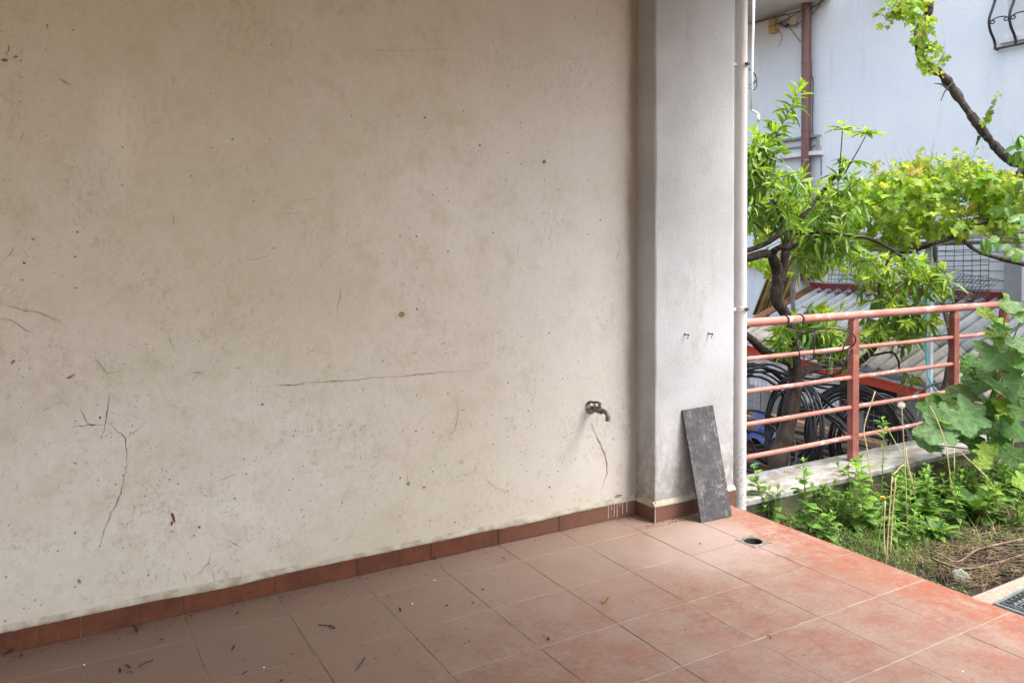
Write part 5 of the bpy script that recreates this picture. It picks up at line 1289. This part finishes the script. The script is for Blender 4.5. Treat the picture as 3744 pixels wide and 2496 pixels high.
# ---- leafy shrub reaching in from the right
shr = thing('shrub', 'smooth-leaved shrub reaching in beside the vine with drooping oval leaves', 'shrub', at(3850, 1500, 4.9))
limb([(3850, 1900, 4.9), (3850, 1200, 4.9), (3830, 950, 4.9), (3790, 820, 4.9), (3760, 700, 4.9), (3740, 560, 4.9)], [.016, .016, .014, .01, .008, .004], 'stem', shr, 'twig')
sl_, stw = MB(), MB()
for (px, py), n in (((3730, 500), 3), ((3725, 545), 3), ((3742, 560), 3), ((3650, 870), 3), ((3690, 900), 4), ((3735, 920), 4), ((3600, 865), 2), ((3720, 840), 3), ((3740, 780), 4), ((3715, 760), 3), ((3680, 745), 3), ((3700, 700), 2), ((3738, 660), 3)):
    p = at(px, py, 4.9 + R.uniform(-.15, .2)); q = at(3800, py + 20, 4.9); stw.tube([q, p.lerp(q, .5) + V((0, 0, .01)), p], [.004, .003, .002], 5)
    for i in range(n):
        lance(sl_, p + rv(.02), V((R.uniform(-.8, .3), R.uniform(-.5, .5), R.uniform(-1, -.1))), V((-.5, -.6, .6)) + rv(.3), R.uniform(.075, .12), R.uniform(.019, .028), cvar((.10, .22, .025), .3), .25, .2, .06)
tag(sl_.build('foliage', 'leaf', shr), kind='stuff'); stw.build('twig', 'twig', shr)

# ---- mallow with large crinkled leaves
mal = thing('mallow_plant', 'large mallow plant with big crinkled pale green leaves spilling over the parapet', 'plant', V((5.4, -.2, SOIL)))
def mleaf(c, S, nrm, up, col, seed, stem_to, cup=.3):
    nrm = V(nrm).normalized(); d = perp(nrm, V(up)); side = d.cross(nrm); NR, NA = 9, 56; b = MB(); RR = random.Random(seed)
    ph = RR.uniform(0, 6); lob = RR.choice((5, 6, 7)); f1, f2 = RR.uniform(.2, .5), RR.uniform(0, 6)
    b.v.append(tuple(c)); b.c.append(cvar(col, .1))
    for j in range(1, NR + 1):
        for i in range(NA):
            a = 2 * math.pi * i / NA; t = j / NR
            gap = .55 * math.exp(-((math.atan2(math.sin(a - math.pi), math.cos(a - math.pi))) / .28) ** 2)
            rr = S * t * (1 + .13 * math.cos(lob * a + ph) * t + .035 * math.cos(31 * a) * (j == NR) - gap * t)
            x, y = math.cos(a) * rr, math.sin(a) * rr
            vein = .03 * S * math.cos(lob * a + ph) * t
            h = cup * S * (t * t) * (f1 + .6 * math.cos(2 * a + f2)) + .14 * S * nz3((x / S, y / S, seed), 2.2) * t + .075 * S * nz3((x / S, y / S, seed + 3), 5.5) + vein
            b.v.append(tuple(c + d * x + side * y + nrm * h))
            vk = max(0, math.cos(lob * a + ph)) ** 12; ek = .25 * (t > .95) * (RR.random() < .5)
            b.c.append(tuple(q_ * (1 + .45 * vk) * (1 - ek * (.2, .5, .4)[n_]) for n_, q_ in enumerate(cvar(col, .06))))
    b.f = [(0, 1 + i, 1 + (i + 1) % NA) for i in range(NA)]
    for j in range(NR - 1):
        for i in range(NA):
            a = 1 + j * NA; b.f.append((a + i, a + NA + i, a + NA + (i + 1) % NA, a + (i + 1) % NA))
    o = b.build('leaf', 'mleaf', mal, smooth=True)
    st = V(stem_to); m = c.lerp(st, .5) + V((0, 0, .05))
    MB().tube(spline([c - nrm * .002, c.lerp(st, .25) - nrm * .01 + V((0, 0, .01)), m - V((0, 0, .05)) , st], 4), .0045, 6).build('petiole', 'green_stem', o, smooth=True)
MG1, MG2, MG3 = (.17, .29, .115), (.08, .185, .032), (.22, .36, .04)  # MG1 lightened: leaf sheen painted into the colour
ML = [(3690, 1110, 62, 4.75, MG1), (3598, 1140, 40, 4.85, MG3), (3740, 1150, 50, 4.7, MG1), (3640, 1215, 46, 4.85, MG2), (3650, 1290, 100, 4.8, MG1), (3735, 1260, 85, 4.7, MG1), (3545, 1335, 52, 5.0, MG2),
      (3590, 1390, 80, 4.9, MG2), (3665, 1420, 95, 4.75, MG1), (3740, 1400, 75, 4.65, MG1), (3525, 1520, 82, 4.75, MG1), (3425, 1565, 80, 4.75, MG1), (3410, 1490, 56, 4.95, MG2), (3690, 1480, 70, 4.7, MG3),
      (3620, 1560, 62, 4.85, MG2), (3710, 1570, 75, 4.75, MG2), (3560, 1610, 46, 4.9, MG2), (3690, 1660, 62, 4.6, MG2), (3600, 1650, 50, 4.6, MG3), (3400, 1625, 48, 4.8, MG1), (3760, 1330, 60, 4.6, MG2), (3630, 1480, 50, 4.9, MG3),
      (3740, 1500, 60, 4.55, MG2), (3590, 1690, 40, 4.5, MG3), (3740, 1760, 55, 4.2, MG3), (3560, 1450, 44, 5.0, MG2), (3700, 1340, 60, 4.9, MG2), (3650, 1180, 40, 4.9, MG3)]
ML += [(3455, 1535, 52, 4.8, MG3), (3380, 1600, 46, 4.85, MG2), (3490, 1590, 48, 4.8, MG2), (3545, 1560, 55, 4.75, MG1), (3470, 1450, 44, 4.95, MG2), (3530, 1430, 50, 4.95, MG1)]
ML += [(R.uniform(3575, 3765), R.uniform(1180, 1700), R.uniform(34, 60), R.uniform(4.75, 5.1), R.choice((MG1, MG2, MG2, MG3))) for _ in range(18)]
stems = [V((5.35, -.22, soil_z(5.35, -.22))), V((5.5, -.28, soil_z(5.5, -.28))), V((5.25, -.30, soil_z(5.25, -.3)))]
tops = []
for i, s_ in enumerate(stems):
    tp = at((3640, 3720, 3600)[i], (1330, 1230, 1500)[i], 5.2); tops.append((s_, tp))
    MB().tube(spline([s_ - V((0, 0, .03)), s_.lerp(tp, .4) + V((.03, 0, .0)), tp], 8), .009, 8).build('stem', 'green_stem', mal, smooth=True)
for i, (px, py, r, z, c_) in enumerate(ML):
    z += .3; c0 = at(px, py, z); S = r / F * z * (.98 if px < 3560 else .78); s_, tp = tops[i % 3]
    nr = V((-.35 + R.uniform(-.4, .3), -.62 + R.uniform(-.3, .3), .75 + R.uniform(-.25, .35)))
    f = min(.97, max(.08, (c0.z - s_.z) / max(.1, tp.z - s_.z) - .12)); mleaf(c0, S, nr, (R.uniform(-.6, .6), -.5, -.7 + R.uniform(-.3, .3)), cvar(c_, .18), i, s_.lerp(tp, f), R.uniform(.1, .45))

# ---- weeds
def spot(px, py): 
    p = onZ(px, py, SOIL); return V((p.x, p.y, soil_z(p.x, p.y)))
WD, WL = (.07, .165, .026), (.17, .32, .045)
def weed(px, py, kind, h, label, name='weed', grp='weeds in the garden bed', n=None, cols=(WD, WL), wf=1.0):
    h *= 1.3; p = spot(px, py); t = thing(name, label, 'weed', p, grp); lv = MB(); st = MB()
    if kind == 'rosette':
        n = n or 16
        for i in range(n):
            a = i * 2.4 + R.uniform(-.2, .2); f = i / n; el = .25 + 1.3 * f * R.uniform(.7, 1.2)
            d = V((math.cos(a), math.sin(a), el)); lance(lv, p + V((0, 0, .005 + .02 * f)), d, V((0, 0, 1)), h * R.uniform(.75, 1.1), h * .14 * wf, cvar(cols[0] if R.random() < .5 else cols[1], .25), .45, .25, .18)
    else:
        ns = {'upright': 1, 'bush': 4, 'broad': 2}[kind]
        for s_ in range(ns):
            d = V((R.uniform(-.25, .25), R.uniform(-.25, .25), 1)) if ns > 1 else V((R.uniform(-.08, .08), R.uniform(-.08, .08), 1))
            L = h * R.uniform(.75, 1.05); m = 5; pts = [p - V((0, 0, .02))]; cur = d.normalized()
            for i in range(m): cur = (cur + rv(.10)).normalized(); pts.append(pts[-1] + cur * L / m)
            st.tube(pts, [.0042 * (1 - .5 * i / m) for i in range(m + 1)], 6)
            k = n or int(L / .018)
            for i in range(k):
                tt = .1 + .9 * i / k; q = min(m - 1, int(tt * m)); b0 = pts[q].lerp(pts[q + 1], tt * m - q); a = i * 2.4 + s_
                f = tt; el = -.1 + 1.0 * f
                LL = {'upright': .075, 'bush': .07, 'broad': .10}[kind] * R.uniform(.7, 1.15) * (1 - .35 * f); W = LL * {'upright': .14, 'bush': .2, 'broad': .30}[kind] * wf
                lance(lv, b0, V((math.cos(a), math.sin(a), el)), V((0, 0, 1)), LL, W, cvar(tuple(x + (y - x) * f for x, y in zip(*cols)), .25), .4, .25, .15)
            for i in range(5): lance(lv, pts[-1], V((R.uniform(-.7, .7), R.uniform(-.7, .7), 1)), V((0, 0, 1)), .035, .008, cvar(cols[1], .2), .2, .3)
        st.build('stem', 'green_stem', t, smooth=True)
    lv.build('foliage', 'wleaf', t); return t
G_ = lambda a: a
weed(2790, 1915, 'broad', .27, 'young three-leaved weed growing between the drainpipe and the parapet', n=11, wf=1.25)
weed(2820, 1925, 'broad', .19, 'small round-leaved weed right at the tile edge by the parapet', n=8, wf=1.5)
weed(2960, 1965, 'broad', .33, 'tall dock weed with broad wavy leaves at the foot of the parapet', n=16, wf=1.3)
weed(3010, 1990, 'broad', .17, 'bluish broad-leaved weed behind the yellow dandelion', n=10, wf=1.4)
weed(3160, 1945, 'broad', .30, 'bright green dock weed in front of the first railing post', n=18, wf=1.35, cols=((.10, .22, .03), (.20, .36, .04)))
weed(3225, 1890, 'upright', .42, 'slim upright leafy weed crossing the marble cap', n=22)
weed(3110, 1900, 'upright', .24, 'thin two-leaved weed in front of the marble cap edge', n=7, wf=1.9)
weed(3420, 1965, 'rosette', .115, 'dense rosette of toothed leaves in the middle of the bed', n=26, wf=1.0)
weed(3400, 1900, 'bush', .24, 'bushy pale green groundsel behind the rosette', wf=1.1)
weed(3480, 1870, 'bush', .22, 'low bushy weed below the mallow stems')
weed(3620, 1920, 'broad', .20, 'broad-leaved seedling among the dry twigs', n=10, wf=1.6, cols=((.12, .24, .04), (.20, .34, .05)))
many = {'bush': 'small-leaved bushy weed crowding the garden bed below the parapet', 'rosette': 'low weed with long leaves spreading flat over the garden bed', 'broad': 'weed with broad pointed leaves crowding the garden bed'}
for px, py in ((3050, 1880), (3090, 1930), (3280, 1870), (3310, 1920), (3340, 1850), (3250, 1940), (3370, 1840), (3440, 1820), (3520, 1830), (3560, 1880), (3330, 1985), (3500, 1920), (3680, 1860), (3720, 1820), (3650, 1800),
               (3570, 1790), (3300, 1835), (3365, 1815), (3420, 1800), (3180, 1905), (3215, 1925), (3345, 1905), (3545, 1815), (3630, 1870), (3530, 1780), (3075, 1905), (3690, 1820), (3120, 1840), (3005, 1900), (3730, 1930), (3280, 2000), (3600, 1840), (3460, 1780), (3700, 1780)):
    k = R.choice(['bush', 'bush', 'rosette', 'broad']); weed(px + R.uniform(-8, 8), py + R.uniform(-8, 8), k, R.uniform(.10, .2), many[k], n=None if k != 'broad' else 12, wf=R.uniform(.9, 1.3))
# tall thin grass-like weed in the lower yard showing through the rails
p0_ = at(3225, 1560, 5.0)
t = thing('weed', 'leafy weed tip showing between the lowest rails beyond the post', 'weed', V((p0_.x, p0_.y, .057)))
lv = MB(); 
for i in range(9): lance(lv, p0_ + V((0, 0, .012 * i - .05)), V((math.cos(i * 2.4), math.sin(i * 2.4), .5)), V((0, 0, 1)), .06, .011, cvar(WL, .2), .3, .25)
lv.build('foliage', 'wleaf', t); MB().tube([(p0_.x, p0_.y - .25, SOIL), (p0_.x, p0_.y - .15, .08), (p0_.x, p0_.y, p0_.z + .05)], .003, 5).build('stem', 'green_stem', t)

# dandelion flower and seed head
p = spot(3200, 2060); q = at(3228, 1822, dz(p) + .02)
t = thing('dandelion_flower', 'yellow dandelion flower on a thin stalk above the weeds', 'flower', p)
MB().tube(spline([p, p.lerp(q, .5) + V((.01, 0, 0)), q], 6), .0022, 6).build('stalk', 'green_stem', t, smooth=True)
MB().lathe(q - V((0, 0, .012)), (0, 0, 1), [(.002, 0), (.006, .004), (.0065, .012)], 10).build('calyx', 'green_stem', t, smooth=True)
b = MB()
for i in range(60):
    a = i * 2.4; f = i / 60; b_ = q + V((0, 0, .002)); d = V((math.cos(a), math.sin(a), .15 + 1.2 * (1 - f))).normalized(); s_ = d.cross(V((0, 0, 1))).normalized() * .0018; L = .008 + .009 * f
    b.add([b_ - s_, b_ + s_, b_ + d * L + s_, b_ + d * L - s_], [(0, 1, 2, 3)])
b.build('petal_head', 'yellow', t)
p = spot(3318, 1935); q = at(3296, 1480, dz(p) - .02)
t = thing('dandelion_clock', 'white dandelion seed head on a tall pale stalk before the rails', 'seed head', p)
MB().tube(spline([p, p.lerp(q, .5) + V((.006, 0, 0)), q], 6), [.003] * 13, 6).build('stalk', 'straw', t, smooth=True)
b = MB()
for i in range(110):
    z = 1 - 2 * (i + .5) / 110; a = i * 2.39996; r_ = math.sqrt(1 - z * z); d = V((r_ * math.cos(a), r_ * math.sin(a), z)); e_ = q + d * .019
    b.tube([q + d * .004, e_], .00035, 3)
    for k in range(6):
        o1 = d.orthogonal().normalized(); o2 = d.cross(o1); dd = (o1 * math.cos(k * 1.047) + o2 * math.sin(k * 1.047)) * .004 + d * .0022; s_ = d * .00035
        b.add([e_ - s_, e_ + s_, e_ + dd], [(0, 1, 2)])
tag(b.build('fluff', 'fluff', t), kind='stuff'); MB().lathe(q - V((0, 0, .004)), (0, 0, 1), [(.001, 0), (.004, .003), (.004, .006), (.001, .008)], 8).build('core', 'straw', t)
# dry stalks
for pts in ([(3240, 2060, 0), (3250, 1900, 0), (3262, 1740, 0)], [(3255, 2040, 0), (3262, 1900, 0), (3275, 1745, 0)], [(3262, 1740, 0), (3310, 1700, 0), (3350, 1780, 0)],
            [(3190, 1780, 0), (3170, 1640, 0), (3160, 1560, 0), (3200, 1430, 0)], [(3480, 1800, 0), (3460, 1640, 0), (3430, 1545, 0), (3400, 1483, 0)], [(3345, 1800, 0), (3320, 1700, 0), (3312, 1640, 0)], [(3700, 1900, 0), (3620, 1760, 0), (3510, 1650, 0)],
            [(3490, 1720, 0), (3488, 1640, 0)], [(3240, 2050, 0), (3232, 1960, 0), (3236, 1830, 0)]):
    z0 = dz(spot(pts[0][0], max(pts[0][1], 1800))); z0 = min(z0, 4.55)
    tag(MB().tube(spline([at(x, y, z0 + .03 * i) for i, (x, y, _) in enumerate(pts)], 5), .0032, 6).build('dry_stalk', 'straw', smooth=True), 'dry straw-coloured stalk standing among the weeds', 'stalk', 'dry stalks in the garden bed')

# grass tufts, ground cover and fallen twigs: uncountable
b = MB()
def blade(p, L, col, lean=.5, w=.0016):
    a = R.uniform(0, 6.28); d = V((math.cos(a) * lean, math.sin(a) * lean, 1)).normalized(); s_ = V((-math.sin(a), math.cos(a), 0)) * w; dr = V((math.cos(a), math.sin(a), -.3)) * L * .35
    m = p + d * L * .55; e = p + d * L + dr
    b.add([p - s_, p + s_, m + s_ * .7, m - s_ * .7, e], [(0, 1, 2, 3), (3, 2, 4)], col)
for _ in range(17000):
    x = R.uniform(3.06, 6.2); y = R.uniform(-1.40, -.03)
    dns = nz3((x, y, 2), 2.6) + .35 * (1 if y > -1.0 else -.6) - (.5 if (x > 3.5 and y < -.85) else 0)
    if dns < R.uniform(-.5, .45) and not (abs(x - EDGE) < .06): continue
    z = soil_z(x, y); dry = R.random()
    c_ = cvar((.12, .22, .03), .3) if dry < .68 else cvar((.36, .33, .13), .3)
    blade(V((x, y, z - .004)), R.uniform(.02, .075) * (2.6 if R.random() < .06 else 1), c_, R.uniform(.2, .9))
tag(b.build('grass_cover', 'wleaf'), 'short green and dry grass covering the garden bed', 'grass', kind='stuff')
b = MB()
for _ in range(15000):
    x = R.uniform(3.06, 6.0); y = R.uniform(-1.40, -.03)
    if nz3((x, y, 9), 3.1) + (.3 if y > -.9 else 0.0) < R.uniform(-.2, .7): continue
    p = V((x, y, soil_z(x, y) + R.uniform(0, .03))); lance(b, p, V((R.uniform(-1, 1), R.uniform(-1, 1), R.uniform(.1, .9))), V((0, 0, 1)), R.uniform(.008, .024), R.uniform(.003, .007), cvar((.08, .19, .025), .4), .3, .2)
tag(b.build('ground_cover', 'wleaf'), 'tiny-leaved green ground cover between the weeds', 'ground cover', kind='stuff')
b = MB()
for _ in range(900):
    px, py = sample([(3330, 2060), (3420, 1960), (3560, 1930), (3744, 1900), (3800, 2080), (3560, 2160), (3480, 2140)])
    p = spot(px, py) + V((0, 0, R.uniform(.004, .03))); a = R.gauss(.25, .95); L = R.uniform(.04, .30) * (.5 if R.random() < .5 else 1)
    d = V((math.cos(a), math.sin(a), R.uniform(-.04, .06))); k = rv(.02); k.z = abs(k.z) * .3
    b.tube([p - d * L / 2, p + k, p + d * L / 2], [.0016, .0021, .0011], 5)
tag(b.build('dry_twig_litter', 'deadwood', smooth=True), 'scattered litter of dry twigs on the dark soil', 'twigs', kind='stuff')
for i, pts in enumerate(([(3600, 1890), (3640, 1960), (3670, 2010), (3744, 2020)], [(3560, 1860), (3640, 1900), (3700, 1910)], [(3640, 1850), (3690, 1880), (3718, 1905)], [(3420, 2040), (3500, 2070), (3580, 2030), (3744, 2000)], [(3400, 2060), (3520, 2100), (3640, 2080), (3744, 2050)])):
    P = [spot(x, y) + V((0, 0, .03)) for x, y in pts]
    tag(MB().tube(spline(P, 6), .006 if i != 2 else .010, 7).build('fallen_branch', 'deadwood', smooth=True), 'bare fallen branch lying on the twig litter', 'branch', 'fallen branches in the garden bed')
# mossy stone by the tile edge
p = spot(3510, 2125)
b = MB(); n, m = 18, 10
for j in range(m + 1):
    th = math.pi * j / m
    for i in range(n):
        a = 2 * math.pi * i / n; d = V((math.sin(th) * math.cos(a), math.sin(th) * math.sin(a), math.cos(th))); r_ = 1 + .22 * nz3(d, 2.2) + .08 * nz3(d, 6)
        b.v.append((p.x + d.x * .045 * r_, p.y + d.y * .04 * r_, p.z + .02 + d.z * .045 * r_))
b.f = [(j * n + i, j * n + (i + 1) % n, (j + 1) * n + (i + 1) % n, (j + 1) * n + i) for j in range(m) for i in range(n)]
tag(b.build('garden_stone', 'stone', smooth=True), 'pale mossy stone at the edge of the terracotta floor', 'stone')

# ================================================================== DOORMAT
mz = -0.0115
t = thing('doormat', 'grey rubber doormat with a raised Greek key border on the path', 'doormat', (3.3, -1.85, mz))
ang = RAD(3)
o_c = V((3.066, -1.488, mz)); ux = V((math.cos(ang), math.sin(ang), 0)); uy = V((math.sin(ang), -math.cos(ang), 0))
def mp(a, c, z): return o_c + ux * a + uy * c + V((0, 0, z))
MWx, MLy = .45, .75
b = MB(); b.add([mp(0, 0, 0), mp(MWx, 0, 0), mp(MWx, MLy, 0), mp(0, MLy, 0), mp(.004, .004, .007), mp(MWx - .004, .004, .007), mp(MWx - .004, MLy - .004, .007), mp(.004, MLy - .004, .007)],
      [(0, 1, 2, 3), (7, 6, 5, 4), (4, 5, 1, 0), (5, 6, 2, 1), (6, 7, 3, 2), (7, 4, 0, 3)])
base_m = b.build('mat_base', 'rubber', t)
def strip(b, p, q, w, z0=.0072, z1=.0098):
    (a0, c0), (a1, c1) = p, q
    if abs(a1 - a0) > abs(c1 - c0): A_, B_, C_, D_ = (min(a0, a1) - w, c0 - w), (max(a0, a1) + w, c0 - w), (max(a0, a1) + w, c0 + w), (min(a0, a1) - w, c0 + w)
    else: A_, B_, C_, D_ = (a0 - w, min(c0, c1) - w), (a0 + w, min(c0, c1) - w), (a0 + w, max(c0, c1) + w), (a0 - w, max(c0, c1) + w)
    q4 = (A_, B_, C_, D_)
    b.add([mp(x, y, z0) for x, y in q4] + [mp(x, y, z1) for x, y in q4], [(4, 7, 6, 5), (0, 1, 5, 4), (1, 2, 6, 5), (2, 3, 7, 6), (3, 0, 4, 7)])
key = [(0, 1), (0, 0), (.72, 0), (.72, .72), (.3, .72), (.3, .4)]
b = MB(); s_ = .034; m0 = .022
for i in range(int((MLy - 2 * m0) / s_)):
    for off in (m0, MWx - m0 - s_):
        for k in range(len(key) - 1):
            p, q = key[k], key[k + 1]; strip(b, (off + p[1] * s_ * .95, m0 + (i + p[0]) * s_), (off + q[1] * s_ * .95, m0 + (i + q[0]) * s_), .0024)
for i in range(1, int((MWx - 2 * m0) / s_) - 1):
    for off in (m0, MLy - m0 - s_):
        for k in range(len(key) - 1):
            p, q = key[k], key[k + 1]; strip(b, (m0 + (i + p[0]) * s_, off + p[1] * s_ * .95), (m0 + (i + q[0]) * s_, off + q[1] * s_ * .95), .0024)
b.build('key_border', 'rubber2', t)
b = MB()
for lo in (.066, .078):
    strip(b, (lo, lo), (MWx - lo, lo), .0022); strip(b, (lo, MLy - lo), (MWx - lo, MLy - lo), .0022); strip(b, (lo, lo), (lo, MLy - lo), .0022); strip(b, (MWx - lo, lo), (MWx - lo, MLy - lo), .0022)
b.build('inner_frame', 'rubber2', t)

# ================================================================== FLOOR LITTER
def scrapleaf(px, py, L, W, mat, label, grp, name='leaf_scrap', ang=None, curl=.5):
    p = onZ(px, py, .0012); b = MB(); a = R.uniform(0, 6.28) if ang is None else ang
    d = V((math.cos(a), math.sin(a), .08)); lance(b, p + V((0, 0, .001)), d, V((0, 0, 1)), L, W, (0, 0, 0), -curl, .9, .3); b.c = []
    n = len(b.v); off = V((0, 0, -.0009)); b.add([V(v) + off for v in b.v[:n]], [tuple(reversed(f)) for f in b.f[:]])
    zmin = min(v[2] for v in b.v)
    b.v = [(x, y, z - zmin + .0006) for x, y, z in b.v]
    return tag(b.build(name, mat), label, 'leaf', grp)
scrapleaf(2200, 2208, .042, .010, 'dry_leaf', 'curled tan dry leaf lying alone on the floor tiles', None, 'dry_leaf', .15, .35)
for px, py, L in ((870, 2188, .05), (840, 2205, .035), (1465, 2237, .02), (1635, 2213, .022), (595, 2335, .02), (505, 2312, .03), (1420, 2178, .018), (1845, 2040, .016), (1595, 2045, .018), (845, 2378, .02), (1030, 2485, .03), (700, 2250, .016), (480, 2440, .022), (440, 2460, .02),
                  (860, 2245, .016), (1760, 2155, .014), (640, 2195, .02), (2005, 2335, .018), (1735, 2205, .012), (650, 2245, .018), (2005, 2340, .014), (80, 2395, .02), (20, 2390, .03), (2560, 1990, .012)):
    scrapleaf(px, py, L, L * .22, 'dark_leaf', 'dark shrivelled leaf scrap lying on the terracotta floor', 'leaf scraps on the floor')
for i, (x0, y0, x1, y1) in enumerate(((505, 2435, 560, 2412), (1165, 2282, 1222, 2296), (885, 2465, 903, 2452), (1305, 2445, 1335, 2402), (460, 2458, 485, 2458), (1200, 2285, 1225, 2294), (2805, 2320, 2818, 2332))):
    p, q = onZ(x0, y0, .003), onZ(x1, y1, .003)
    tag(MB().tube(spline([p, p.lerp(q, .5) + V((.004, .003, .002)), q], 4), .0016, 5).build('floor_twig', 'crumb', smooth=True), 'short dark twig lying on the floor tiles', 'twig', 'twigs on the floor')
b = MB()
for i in range(420):
    t_ = R.random()
    if t_ < .45: px = R.uniform(0, 2350); p = onY(px, 1500, 0); p = V((p.x, -abs(R.gauss(0, .035)) - .012, 0))
    elif t_ < .8: p = V((R.uniform(-.3, 1.6), -R.uniform(.02, .9), 0))
    else: p = V((R.uniform(.2, 3.0), -R.uniform(.02, 1.9), 0))
    if DX0 - .01 < p.x < DX1 + .01 and DY0 - .01 < p.y < DY1 + .01: continue
    if p.x > 2.5 and p.y > -.17: continue
    r_ = R.uniform(.0008, .0032); s = [(1, 0, 0), (0, 1, 0), (-1, 0, 0), (0, -1, 0), (0, 0, .8)]
    a = R.uniform(0, 3)
    b.add([(p.x + (x * math.cos(a) - y * math.sin(a)) * r_ * R.uniform(.6, 1.8), p.y + (x * math.sin(a) + y * math.cos(a)) * r_ * R.uniform(.6, 1.4), .0009 + z * r_) for x, y, z in s], [(0, 1, 4), (1, 2, 4), (2, 3, 4), (3, 0, 4), (3, 2, 1, 0)])
for i in range(120):
    p = V((R.uniform(2.38, 2.75), -R.uniform(.005, .05) - (.15 if R.random() < .6 else 0), 0)); r_ = R.uniform(.001, .004)
    if p.x > 2.51 and p.y > -.152: continue
    b.add([(p.x + r_, p.y, .0009), (p.x, p.y + r_, .0009), (p.x - r_, p.y, .0009), (p.x, p.y - r_, .0009), (p.x, p.y, .0009 + r_ * .7)], [(0, 1, 4), (1, 2, 4), (2, 3, 4), (3, 0, 4)])
tag(b.build('dirt_crumb_litter', 'crumb'), 'dark dirt crumbs scattered over the terracotta floor', 'dirt', kind='stuff')
for i, (px, py) in enumerate(((308, 2430), (965, 2440), (1588, 2121), (3520, 2455), (1508, 2207))):
    p = onZ(px, py, 0)
    tag(MB().lathe((p.x, p.y, .0006), (0, 0, 1), [(.003, 0), (.0042, .0015), (.002, .003), (0, .0033)], 7).build('plaster_chip', 'fluff'), 'tiny white plaster chip lying on the floor tiles', 'chip', 'plaster chips on the floor')
